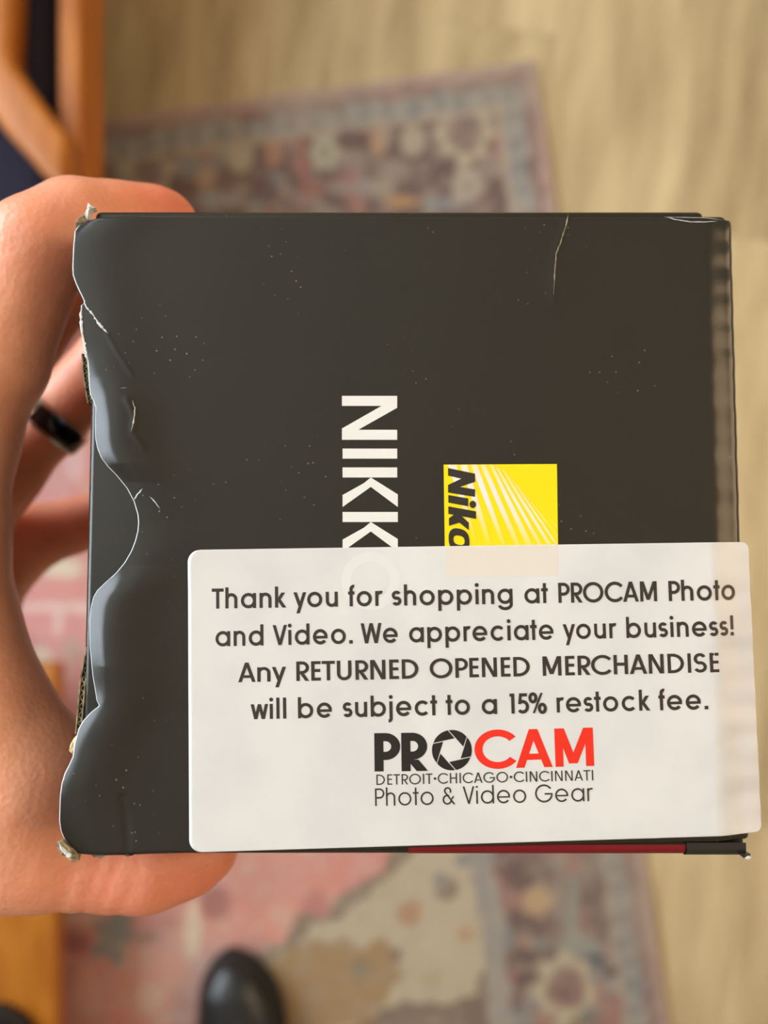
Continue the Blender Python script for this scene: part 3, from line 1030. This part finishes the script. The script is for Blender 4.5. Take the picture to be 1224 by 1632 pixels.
    if ch == 'S':
        r_ = (1 - w) / 4 + .004; cx = .06 + r_ + .05
        O(cx, 1 - h - r_, r_ * .98, r_, 25, 270); O(cx, h + r_, r_ * 1.05, r_, -155, 90); return g, cx + r_ + h + .06
    return [], .4


def text_polys(s, w, track=0.0):
    x = 0.0
    out = []
    for ch in s:
        g, adv = glyph(ch, w)
        for (_, a_, b_) in g:
            out.append((np.array(a_) + [x, 0], np.array(b_) + [x, 0]))
        x += adv + track
    x -= track
    lo = min(p[:, 0].min() for ab in out for p in ab)
    hi = max(p[:, 0].max() for ab in out for p in ab)
    return out, lo, hi


class Printer:
    """collects flat strips of ink lying on a curved sheet"""
    def __init__(self, off, hfn=None):
        self.v, self.f, self.off, self.n = [], [], off, 0
        self.hfn = hfn or height

    def strip(self, a_, b_):
        # subdivide long strokes so that they follow the surface
        b0 = len(self.v)
        z = self.off + (self.n % 40) * 1.2e-6
        self.n += 1
        for p, q in zip(a_, b_):
            self.v += [(p[0], p[1], z), (q[0], q[1], z)]
        for i in range(len(a_) - 1):
            k_ = b0 + 2 * i
            self.f.append((k_, k_ + 1, k_ + 3, k_ + 2))

    def poly(self, pts):
        b0 = len(self.v)
        z = self.off + (self.n % 40) * 1.2e-6
        self.n += 1
        self.v += [(p[0], p[1], z) for p in pts]
        self.f.append(tuple(range(b0, b0 + len(pts))))

    def build(self, name, m, parent):
        V = np.array(self.v)
        V[:, 2] += self.hfn(V[:, 0], V[:, 1])
        # all ink faces look away from the carton
        fs = []
        for f_ in self.f:
            p = V[list(f_)][:, :2]
            ar = 0.5 * np.sum(p[:, 0] * np.roll(p[:, 1], -1) - np.roll(p[:, 0], -1) * p[:, 1])
            fs.append(f_ if ar > 0 else f_[::-1])
        return from_py(name, V, fs, m, parent, False)


def line_of_text(name, s, pa, pb, cap_px, w, m, parent, off, hfn=None, track=0.0):
    """text whose ink runs from pixel pa to pixel pb along its baseline"""
    polys, lo, hi = text_polys(s, w, track)
    A0, B0 = loc(*pa), loc(*pb)
    ux = (B0 - A0) / (hi - lo)
    mid = ((pa[0] + pb[0]) / 2, (pa[1] + pb[1]) / 2)
    vy = loc(mid[0], mid[1] - cap_px) - loc(*mid)
    dirx = ux / np.linalg.norm(ux)
    up = np.array([-dirx[1], dirx[0]]) * np.linalg.norm(vy)
    P = Printer(off, hfn)
    for a_, b_ in polys:
        fa = A0 + np.outer(a_[:, 0] - lo, ux) + np.outer(a_[:, 1], up)
        fb = A0 + np.outer(b_[:, 0] - lo, ux) + np.outer(b_[:, 1], up)
        P.strip(fa, fb)
    return P.build(name, m, parent)


# ---- vertical white word running down the face
P = Printer(.00004)
x0, x1 = loc(545, 800)[0], loc(635, 800)[0]       # letters lie on their side: up is +x


def rot_letters(Pr, defs):
    """polygons given in (down px, right px) measured on the face"""
    for pts in defs:
        Pr.poly([loc(x, y) for x, y in pts])


rot_letters(P, [
    [(545, 631), (633, 631), (633, 647), (545, 647)], [(545, 685), (633, 685), (633, 701), (545, 701)],
    [(633, 631), (633, 650), (571, 685), (545, 701), (545, 683), (608, 647)],
    [(546, 715), (633, 715), (633, 731), (546, 731)],
    [(546, 745), (633, 745), (633, 761), (546, 761)],
    [(580, 770), (591, 761), (634, 788), (634, 808), (591, 776), (546, 808), (546, 789)],
    [(546, 816), (634, 816), (634, 832), (546, 832)],
    [(580, 841), (591, 832), (634, 859), (634, 879), (591, 847), (546, 879), (546, 860)],
])
cO = loc(590, 926)
rO = abs(loc(634, 926)[0] - cO[0])
a = np.linspace(0, 2 * math.pi, 40)
P.strip(np.stack([cO[0] + rO * np.cos(a), cO[1] + rO * 1.02 * np.sin(a)], -1), np.stack([cO[0] + rO * .64 * np.cos(a), cO[1] + rO * .66 * np.sin(a)], -1))
rot_letters(P, [[(547, 984), (635, 984), (635, 1000), (547, 1000)], [(580, 1000), (596, 1000), (547, 1044), (547, 1026)], [(620, 1000), (635, 1000), (632, 1030), (600, 1036), (586, 1016), (586, 1000), (600, 1000), (604, 1018), (616, 1016)]])
P.build('white_lettering', M['white_print'], flap)

# ---- yellow square logo with rays and slanted black lettering
quad = [(707, 740.5), (887.5, 739.5), (890, 920), (709.5, 921)]
P = Printer(.00004)
QL = [loc(*p) for p in quad]
nq = 8
for i in range(nq):
    t0, t1 = i / nq, (i + 1) / nq
    P.poly([QL[0] + (QL[3] - QL[0]) * t0, QL[0] + (QL[3] - QL[0]) * t1, QL[1] + (QL[2] - QL[1]) * t1, QL[1] + (QL[2] - QL[1]) * t0])
logo = P.build('yellow_logo_panel', M['yellow_print'], flap)
rays = [  # top-left, top-right, bottom-left, bottom-right of each ray on the face, and how white it is
    ((713, 741), (728, 741), (757, 866), (761, 868), .9), ((733, 741), (745, 741), (776, 868), (784, 868), .9),
    ((750, 741), (761, 741), (799, 868), (806, 868), 1.0), ((765, 741), (774, 741), (820, 868), (829, 868), .8),
    ((780, 741), (786, 741), (838, 868), (849, 868), .7), ((788, 743), (795, 745), (857, 868), (864, 868), .6),
    ((797, 746), (805, 750), (872, 868), (879, 868), .5), ((808, 754), (818, 764), (882, 864), (889, 868), .45),
    ((820, 768), (835, 784), (886, 852), (889.5, 856), .4), ((836, 786), (850, 800), (886, 838), (889, 842), .35)]
rv_, rf, rc = [], [], []
yl, wt = np.array(lin((250, 224, 0))), np.array(lin((238, 234, 228)))
for i, (tl, tr, bl, br, k_) in enumerate(rays):
    tl, tr, bl, br = [loc(*p_) for p_ in (tl, tr, bl, br)]
    nst = 14
    for s in range(nst + 1):
        t = s / nst
        l, r_ = tl + (bl - tl) * t, tr + (br - tr) * t
        peak = math.exp(-((t - (.18 + .07 * i)) / .42) ** 2)
        cc = yl + (wt - yl) * min(1, peak * (.55 + .5 * k_))
        ce = yl + (wt - yl) * min(1, peak * k_ * .75)
        for q, c_ in ((l, ce), (l + (r_ - l) * .2, cc), (l + (r_ - l) * .8, cc), (r_, ce)):
            rv_.append((q[0], q[1], float(height(*q)) + .00007)); rc.append((*c_, 1))
    b0 = i * (nst + 1) * 4
    for s in range(nst):
        for j in range(3):
            q = b0 + s * 4 + j
            rf.append((q, q + 4, q + 5, q + 1))
ro = from_py('light_rays', rv_, rf, M['ray_print'], logo)
at = ro.data.color_attributes.new('Col', 'FLOAT_COLOR', 'POINT')
at.data.foreach_set('color', np.array(rc, np.float32).ravel())
P = Printer(.0001)
rot_letters(P, [
    [(714, 746), (757, 755), (757, 768), (714, 758)],
    [(757, 755), (757, 768), (736, 775), (714, 785), (714, 773), (735, 763)],
    [(714, 773), (714, 785), (757, 792), (757, 780)],
    [(714.5, 789), (746, 794.5), (746, 807), (714.5, 801)],
    [(714.5, 807), (758.5, 815), (758.5, 827), (714.5, 819)],
    [(724, 820), (735, 822), (747, 833), (747, 845), (732, 833), (715.5, 838), (715.5, 826)],
])
cO = loc(753.5, 804)
a = np.linspace(0, 2 * math.pi, 24, endpoint=False)
rr = .00062
P.poly([cO + rr * np.array([math.cos(t) * .95, math.sin(t) * 1.05]) for t in a])
a = np.linspace(0, 2 * math.pi, 40)
oc = loc(731.5, 861)
sx_, sy_ = .00184, .00206


def slant(t, kx, ky):
    x, y = np.sign(np.cos(t)) * np.abs(np.cos(t)) ** .8 * sx_ * kx, np.sign(np.sin(t)) * np.abs(np.sin(t)) ** .8 * sy_ * ky
    return np.stack([oc[0] + x, oc[1] + y - x * .18], -1)


P.strip(slant(a, 1, 1), slant(a, .54, .40))
rot_letters(P, [[(715, 887), (747, 893), (747, 903), (715, 898)], [(715, 908), (740, 912), (747, 905), (747, 914), (742, 921), (715, 918)]])
P.build('logo_lettering', M['black_print'], logo)

# ---- the white shop sticker, wrapped over the right-hand fold
s_tl, s_tr, s_br, s_bl = loc(300, 876.5), loc(1198, 863.5), loc(1221, 1330), loc(302, 1358.5)


def st_height(x, y):
    x = np.asarray(x, float); y = np.asarray(y, float)
    er = XR - x
    base = height(np.minimum(x, XR - .0075), np.clip(y, FB + .004, FT))
    soft = -.0011 * sst(.0065, 0, er) * (1 + .10 * np.sin(y * 900) * np.sin(y * 371)) + .00006 * np.sin(y * 700 + 1.0) * sst(.009, .004, er) * sst(-.001, .003, er)
    over = -.22 * .0006 * np.log1p(np.exp(np.clip((.0004 - er) / .0006, -30, 30)))
    wr = .00005 * np.exp(-(seg_dist(x, y, np.array([loc(1020, 1300), loc(1034, 1322), loc(1046, 1345)])) / .0007) ** 2)
    wr = wr + .00005 * np.exp(-(seg_dist(x, y, np.array([loc(628, 1140), loc(640, 1200), loc(655, 1250)])) / .0012) ** 2)
    return base + soft + over + wr


RS = .0022


def st_y(V, T_):
    return (s_tl[1] + (s_tr[1] - s_tl[1]) * T_) * (1 - V) + (s_bl[1] + (s_br[1] - s_bl[1]) * T_) * V


nrow, ncol = 150, 220
vv = np.unique(np.concatenate([np.linspace(0, 1, 120), np.linspace(0, .06, 24), np.linspace(.94, 1, 24)]))
tt = np.unique(np.concatenate([np.linspace(0, 1, 150), np.linspace(.9, 1, 70)]))
V_, T_ = np.meshgrid(vv, tt, indexing='ij')
Hs = abs(s_bl[1] - s_tl[1])


def inset(V, R):
    e = np.minimum(V, 1 - V) * Hs
    e = np.clip(e, 0, R)
    return R - np.sqrt(np.maximum(R * R - (R - e) ** 2, 0))


xl_ = s_tl[0] * (1 - V_) + s_bl[0] * V_ + inset(V_, RS)
xr_ = s_tr[0] * (1 - V_) + s_br[0] * V_ - inset(V_, .0013)
X_ = xl_ + (xr_ - xl_) * T_
Tn = (X_ - s_tl[0]) / (s_tr[0] - s_tl[0])
Y_ = st_y(V_, np.clip(Tn, 0, 1.05))
Z_ = st_height(X_, Y_) + .00020
g = np.arange(X_.size).reshape(X_.shape)
q = np.stack([g[:-1, :-1], g[1:, :-1], g[1:, 1:], g[:-1, 1:]], -1).reshape(-1, 4)
top = np.stack([X_, Y_, Z_], -1).reshape(-1, 3); bot = top.copy(); bot[:, 2] -= .0001
rim_ = np.concatenate([g[:, 0], g[-1, 1:], g[-2::-1, -1], g[0, -2:0:-1]])
N = X_.size
fs = q.tolist() + (q[:, ::-1] + N).tolist() + [(rim_[i], rim_[i] + N, rim_[(i + 1) % len(rim_)] + N, rim_[(i + 1) % len(rim_)]) for i in range(len(rim_))]
sticker = from_py('sticker', np.vstack([top, bot]), fs, M['sticker'], boxr, True)
sticker['label'] = 'white shop sticker with black lettering and red logo'
SO = .00023
line_of_text('text_line', 'Thank you for shopping at PROCAM Photo', (338, 970), (1175, 956), 32, .16, M['ink'], sticker, SO, st_height)
line_of_text('text_line', 'and Video. We appreciate your business!', (344, 1030), (1172, 1013), 32, .16, M['ink'], sticker, SO, st_height)
line_of_text('text_line', 'Any RETURNED OPENED MERCHANDISE', (380, 1087), (1146, 1071), 31, .155, M['ink'], sticker, SO, st_height)
line_of_text('text_line', 'will be subject to a 15% restock fee.', (400, 1146), (1128, 1130), 32, .16, M['ink'], sticker, SO, st_height)
line_of_text('logo_lettering', 'PR', (597, 1229), (682, 1228), 61, .215, M['ink_dark'], sticker, SO, st_height)
line_of_text('logo_lettering', 'CAM', (757, 1225), (946.5, 1220), 61, .18, M['ink_red'], sticker, SO, st_height)
line_of_text('city_lettering', 'DETROIT•CHICAGO•CINCINNATI', (600, 1250.5), (945, 1243), 16.5, .115, M['ink'], sticker, SO, st_height, track=.05)
line_of_text('gear_lettering', 'Photo & Video Gear', (598, 1284), (945, 1276), 28, .095, M['ink'], sticker, SO, st_height)
# camera-shutter emblem in place of the letter O
P = Printer(SO, st_height)
cA = loc(720, 1195)
RA = abs(loc(752, 1195)[0] - cA[0])
ri = RA * .60
hexv = [cA + ri * np.array([math.cos(math.radians(60 * i + 12)), math.sin(math.radians(60 * i + 12))]) for i in range(6)]


def hit(p, d):
    d = d / np.linalg.norm(d)
    o = p - cA
    bq = o @ d
    return p + d * (-bq + math.sqrt(bq * bq - (o @ o - RA * RA)))


Q = [hit(hexv[(i + 1) % 6], hexv[(i + 1) % 6] - hexv[i]) for i in range(6)]
for i in range(6):
    # blade bounded by the line through vertices i-1,i, the hexagon side and the line through i,i+1
    q0, q1 = Q[i - 1], Q[i]
    a0 = math.atan2(*(q0 - cA)[::-1]); a1 = math.atan2(*(q1 - cA)[::-1])
    while a1 < a0: a1 += 2 * math.pi
    arc = [cA + RA * np.array([math.cos(t), math.sin(t)]) for t in np.linspace(a0, a1, 9)]
    pts = [hexv[i]] + arc + [hexv[(i + 1) % 6]]
    cen = np.mean(pts, 0)
    inner = []
    for j, p in enumerate(pts):
        s_ = .95 if 0 < j < len(pts) - 1 else .93
        inner.append(cen + (p - cen) * s_)
    # strips keep the slender outline convex
    n_ = len(arc)
    a_line = inner[1:-1]
    b_line = [inner[0] + (inner[-1] - inner[0]) * (j / (n_ - 1)) for j in range(n_)]
    P.strip(a_line, b_line)
P.build('shutter_emblem', M['ink_dark'], sticker)
# what shows faintly through the sticker
P = Printer(.000208, st_height)
cO = loc(590, 926); rO = abs(loc(636, 926)[0] - cO[0])
a = np.linspace(0, 2 * math.pi, 40)
P.strip(np.stack([cO[0] + rO * np.cos(a), cO[1] + rO * np.sin(a)], -1), np.stack([cO[0] + rO * .68 * np.cos(a), cO[1] + rO * .68 * np.sin(a)], -1))
P.build('show_through', M['ghost'], sticker)
P = Printer(.000208, st_height)
P.poly([loc(711, 872), loc(711, 920), loc(889, 917), loc(889, 869)])
P.build('show_through', mat('warm_show_through', lin((226, 219, 206)), .32), sticker)

# ------------------------------------------------------------------ the hand
def cm(x, y, d):
    return np.array([x, y, -d])            # camera-centred centimetres


HX0, HX1, HY0, HY1, HD0, HD1 = -33.0, -1.6, -22.0, 9.2, 13.2, 28.5
HS = 0.14
gx = np.arange(HX0, HX1, HS); gy = np.arange(HY0, HY1, HS); gz = np.arange(-HD1, -HD0, HS)
SH = (len(gx), len(gy), len(gz))
BIG = 9.0


def field():
    return np.full(SH, BIG, np.float32)


def smin(a_, b_, k_):
    h_ = np.clip(.5 + .5 * (b_ - a_) / k_, 0, 1)
    return b_ + (a_ - b_) * h_ - k_ * h_ * (1 - h_)


def rng_idx(g_, lo, hi):
    return slice(max(int(np.searchsorted(g_, lo)), 0), min(int(np.searchsorted(g_, hi)), len(g_)))


def capsule(F, a_, b_, ra, rb, k_, marg=2.2):
    r_ = max(ra, rb) + marg
    lo, hi = np.minimum(a_, b_) - r_, np.maximum(a_, b_) + r_
    sl = (rng_idx(gx, lo[0], hi[0]), rng_idx(gy, lo[1], hi[1]), rng_idx(gz, lo[2], hi[2]))
    x = gx[sl[0]][:, None, None] - a_[0]; y = gy[sl[1]][None, :, None] - a_[1]; z = gz[sl[2]][None, None, :] - a_[2]
    ab = b_ - a_
    t = np.clip((x * ab[0] + y * ab[1] + z * ab[2]) / (ab @ ab), 0, 1)
    d = np.sqrt((x - t * ab[0]) ** 2 + (y - t * ab[1]) ** 2 + (z - t * ab[2]) ** 2) - (ra + (rb - ra) * t)
    F[sl] = smin(F[sl], d.astype(np.float32), k_)


def chain(F, pts, k_=.3):
    for (a_, ra), (b_, rb) in zip(pts[:-1], pts[1:]):
        capsule(F, a_, b_, ra, rb, k_)


palm = field()
i_m, m_m, r_m, l_m = cm(-8.8, 2.0, 16.0), cm(-9.9, 2.3, 18.4), cm(-10.4, 1.1, 20.9), cm(-10.7, -.8, 23.1)
wr = cm(-16.6, -8.2, 19.6)
t_m = cm(-8.75, -6.5, 15.35)
t_c = cm(-13.8, -8.0, 17.2)
chain(palm, [(i_m, 1.12), (cm(-15.0, -6.4, 18.0), 1.45)], .6)
chain(palm, [(m_m, 1.1), (cm(-15.4, -6.2, 19.2), 1.5)], .8)
chain(palm, [(r_m, 1.05), (cm(-15.9, -6.6, 20.4), 1.5)], .8)
chain(palm, [(l_m, 1.0), (cm(-16.4, -7.4, 21.4), 1.5)], .8)
chain(palm, [(t_m, 1.22), (cm(-11.4, -7.4, 16.2), 1.6), (t_c, 1.6), (wr, 1.8)], .9)
# web between thumb and forefinger
chain(palm, [(cm(-8.85, 1.2, 16.0), 1.02), (cm(-9.1, -.6, 15.95), 1.08), (cm(-8.85, -2.4, 15.65), 1.15), (cm(-8.2, -4.0, 15.45), 1.25), (cm(-7.2, -5.5, 15.5), 1.3), (cm(-7.6, -6.5, 15.4), 1.2)], .7)
chain(palm, [(cm(-9.4, -2.8, 16.0), 1.3), (cm(-13.0, -6.2, 17.4), 1.6)], .9)
chain(palm, [(cm(-11.6, -3.4, 21.6), 1.3), (cm(-15.0, -7.0, 21.0), 1.6)], .9)
# wrist and forearm
chain(palm, [(cm(-15.6, -7.0, 18.8), 1.9), (cm(-19.0, -10.4, 19.6), 2.1), (cm(-32.0, -21.0, 22.5), 3.0)], 1.0)
chain(palm, [(cm(-16.0, -7.3, 20.8), 1.8), (cm(-19.4, -10.5, 21.6), 2.0), (cm(-32.0, -21.0, 24.5), 3.0)], 1.0)


def finger(pts, k_=.28):
    F = field()
    chain(F, pts, k_)
    return F


P_ = lambda px, py, d: np.array([(px - 612) / FPX * d, -(py - 816) / FPX * d, -d])
index = finger([(i_m, 1.04), (P_(-4, 580, 15.7), .96), (P_(60, 395, 15.6), .98), (P_(120, 358, 16.0), .90), (P_(185, 358, 16.6), .86), (P_(242, 357, 17.2), .80), (P_(265, 358, 17.4), .73)])
middle = finger([(m_m, 1.02), (cm(-7.9, 5.3, 18.3), .95), (cm(-7.0, 6.55, 18.5), .9), (cm(-5.4, 6.45, 19.2), .82), (cm(-3.8, 6.15, 20.0), .74)])
ringf = finger([(r_m, .98), (cm(-9.25, 2.45, 21.3), .90), (cm(-7.5, 4.5, 21.6), .90), (cm(-6.6, 5.95, 21.9), .88), (cm(-5.0, 5.95, 22.4), .78), (cm(-3.9, 5.75, 22.8), .70)])
little = finger([(l_m, .9), (cm(-9.6, -.45, 23.6), .84), (cm(-8.1, .15, 24.0), .78), (cm(-6.65, 1.3, 24.2), .72), (cm(-6.45, 3.0, 24.4), .64)])
thumb = finger([(t_m, 1.2), (P_(70, 1365, 15.4), .98), (P_(165, 1378, 15.6), .86), (P_(235, 1376, 15.8), .92), (P_(300, 1360, 16.1), .82), (P_(330, 1348, 16.3), .70)], .3)
hand = palm
full = smin(palm, thumb, .6)
for fg in (index, middle, ringf, little):
    full = smin(full, smin(palm, fg, .45), .05)


def surface_nets(G, h_):
    s = G < 0
    nx, ny, nz = G.shape
    c = np.zeros((nx - 1, ny - 1, nz - 1), np.int8)
    for i in (0, 1):
        for j in (0, 1):
            for k_ in (0, 1):
                c += s[i:nx - 1 + i, j:ny - 1 + j, k_:nz - 1 + k_]
    act = (c > 0) & (c < 8)
    idx = np.full(act.shape, -1, np.int64)
    cells = np.argwhere(act)
    idx[act] = np.arange(len(cells))
    acc = np.zeros((len(cells), 3)); cnt = np.zeros(len(cells))
    cor = [(i, j, k_) for i in (0, 1) for j in (0, 1) for k_ in (0, 1)]
    for p in cor:
        for ax in range(3):
            if p[ax] == 1: continue
            q_ = list(p); q_[ax] = 1
            ga = G[cells[:, 0] + p[0], cells[:, 1] + p[1], cells[:, 2] + p[2]]
            gb = G[cells[:, 0] + q_[0], cells[:, 1] + q_[1], cells[:, 2] + q_[2]]
            cr = (ga < 0) != (gb < 0)
            t = np.where(cr, ga / np.where(cr, ga - gb, 1), 0)
            pos = np.array(p, float)[None, :].repeat(len(cells), 0)
            pos[:, ax] += t
            acc[cr] += pos[cr]; cnt[cr] += 1
    v = cells + acc / cnt[:, None]
    fs_ = []
    for ax in range(3):
        o1, o2 = [(1, 2), (2, 0), (0, 1)][ax]
        sl0 = [slice(None)] * 3; sl1 = [slice(None)] * 3
        sl0[ax] = slice(0, -1); sl1[ax] = slice(1, None)
        ch = s[tuple(sl0)] != s[tuple(sl1)]
        e = np.argwhere(ch)
        ok = (e[:, o1] > 0) & (e[:, o2] > 0) & (e[:, o1] < G.shape[o1] - 1) & (e[:, o2] < G.shape[o2] - 1)
        e = e[ok]
        ins = s[e[:, 0], e[:, 1], e[:, 2]]
        def cell(d1, d2):
            cc = e.copy(); cc[:, o1] -= d1; cc[:, o2] -= d2
            return idx[cc[:, 0], cc[:, 1], cc[:, 2]]
        qd = np.stack([cell(1, 1), cell(0, 1), cell(0, 0), cell(1, 0)], -1)
        qd[~ins] = qd[~ins][:, ::-1]
        fs_.append(qd)
    return v * h_, np.vstack(fs_)


full[0, :, :] = np.maximum(full[0, :, :], .01); full[:, 0, :] = np.maximum(full[:, 0, :], .01); full[:, :, 0] = np.maximum(full[:, :, 0], .01)
hv, hf = surface_nets(full, HS)
ed = np.vstack([hf[:, [0, 1]], hf[:, [1, 2]], hf[:, [2, 3]], hf[:, [3, 0]]])
for it in range(5):
    s_ = np.zeros_like(hv); n_ = np.bincount(ed.ravel(), minlength=len(hv)).astype(float)
    for ax in range(3):
        s_[:, ax] = np.bincount(ed[:, 0], hv[ed[:, 1], ax], len(hv)) + np.bincount(ed[:, 1], hv[ed[:, 0], ax], len(hv))
    hv = hv * .45 + (s_ / n_[:, None]) * .55
hv = hv + np.array([gx[0], gy[0], gz[0]])
# skin tone: ruddier towards the fingertips and knuckles
red_pts = [(P_(262, 362, 17.9), 2.2, 1.0), (P_(300, 1366, 16.1), 2.8, .6), (cm(-3.9, 5.75, 22.8), 2, .8), (P_(75, 388, 15.6), 1.8, .3), (cm(-9.3, -3.0, 15.4), 3, .15), (cm(-7.5, 4.5, 21.6), 2.5, .5), (cm(-9, -.3, 23.8), 3, .5), (cm(-8.5, -7, 15.4), 2.0, .25)]
rd = np.zeros(len(hv))
for p, r_, k_ in red_pts:
    rd = np.maximum(rd, k_ * np.exp(-((hv - p) ** 2).sum(1) / r_ ** 2))
base_c, red_c = np.array(lin((242, 174, 140))), np.array(lin((228, 118, 92)))
tj, tdir = P_(172, 1378, 15.6), P_(235, 1376, 15.8) - P_(110, 1372, 15.5)
tdir = tdir / np.linalg.norm(tdir)
rel = hv - tj
al = rel @ tdir
perp = rel - np.outer(al, tdir)
near = np.linalg.norm(perp, axis=1) < 1.35
gr = np.zeros(len(hv))
for t0, dep, sl in ((-.62, .5, .25), (-.2, 1.0, .18), (.12, .8, .3), (.5, .5, .2)):
    gr += dep * np.exp(-((al - t0 - sl * perp[:, 1]) / .10) ** 2)
gr = np.where(near, gr, 0)
hv = hv - perp / (np.linalg.norm(perp, axis=1, keepdims=True) + 1e-6) * (gr * .045)[:, None]
rd = np.clip(rd + gr * .22, 0, 1.1)
hc = base_c + (red_c - base_c) * rd[:, None]
me = bpy.data.meshes.new('person')
me.from_pydata((hv * .01 + np.array([0, 0, CAM_Z])).tolist(), [], hf.tolist())
me.update()
at = me.color_attributes.new('Col', 'FLOAT_COLOR', 'POINT')
at.data.foreach_set('color', np.hstack([hc, np.ones((len(hc), 1))]).astype(np.float32).ravel())
person = link_mesh('person', me, M['skin'])
tag(person, "person's left hand gripping the black carton, dark ring on one finger", 'person')

# ring on the third finger
ra_, rb_ = cm(-9.62, 2.08, 21.22), cm(-8.0, 3.9, 21.55)
ax = (rb_ - ra_) / np.linalg.norm(rb_ - ra_)
rc_ = P_(90, 676, 21.3)
rc_ = cm(-9.25, 2.45, 21.3) + ax * 0.05
xa = np.cross(ax, np.array([0, 0, 1.0])); xa /= np.linalg.norm(xa)
ya_ = np.cross(ax, xa)


def band(name, r_out, r_in, w0, w1, m, parent=None, a0=0, a1=360, n=56):
    v, fs_ = [], []
    full_ = (a1 - a0) >= 360
    prof = [(r_in, w0), (r_out - .02, w0), (r_out, w0 + .02), (r_out, w1 - .02), (r_out - .02, w1), (r_in, w1)]
    k_ = len(prof)
    for i in range(n + (0 if full_ else 1)):
        t = math.radians(a0 + (a1 - a0) * i / n)
        dv = xa * math.cos(t) + ya_ * math.sin(t)
        for (r_, w_) in prof:
            p = (rc_ + dv * r_ + ax * w_) * .01
            v.append((p[0], p[1], p[2] + CAM_Z))
    nn = n
    for i in range(nn):
        i2 = (i + 1) % n if full_ else i + 1
        for j in range(k_):
            fs_.append((i * k_ + j, i * k_ + (j + 1) % k_, i2 * k_ + (j + 1) % k_, i2 * k_ + j))
    return from_py(name, v, fs_, m, parent, True)


ringo = band('ring', 1.02, .88, -.34, .34, M['ring_metal'], person)
ringo['label'] = 'dark band ring with gold-brown inlay'
band('ring_inlay', 1.045, .95, -.25, .25, M['ring_black'], ringo)
band('ring_inlay', 1.052, .95, -.25, .25, M['ring_wood'], ringo, 140, 264, 24)


# fingernails
def nail(c, nrm, along, w_, l_):
    c, nrm, along = map(np.asarray, (c, nrm, along))
    nrm = nrm / np.linalg.norm(nrm); along = along - nrm * (along @ nrm); along /= np.linalg.norm(along)
    sd = np.cross(nrm, along)
    v, fs_ = [], []
    n1_, n2_ = 9, 7
    for i in range(n1_):
        for j in range(n2_):
            s, t = -1 + 2 * i / (n1_ - 1), -1 + 2 * j / (n2_ - 1)
            ss = s * math.sqrt(1 - .35 * t * t)
            p = c + sd * (ss * w_) + along * (t * l_ * math.sqrt(1 - .2 * s * s)) + nrm * (-.28 * w_ * ss * ss - .05 * t * t)
            p = p * .01
            v.append((p[0], p[1], p[2] + CAM_Z))
    for i in range(n1_ - 1):
        for j in range(n2_ - 1):
            q = i * n2_ + j
            fs_.append((q, q + 1, q + n2_ + 1, q + n2_))
    return from_py('fingernail', v, fs_, M['nail'], person, True)


tip_i = P_(255, 361, 17.75)
nail(tip_i + np.array([0, .60, -.42]), (0, 1, -.7), P_(262, 362, 17.9) - P_(190, 352, 16.6), .5, .55)
tip_t = P_(310, 1360, 16.15)
nail(tip_t + np.array([-.12, -.30, -.66]), (0, -.45, -1), P_(325, 1352, 16.3) - P_(235, 1381, 15.8), .62, .7)
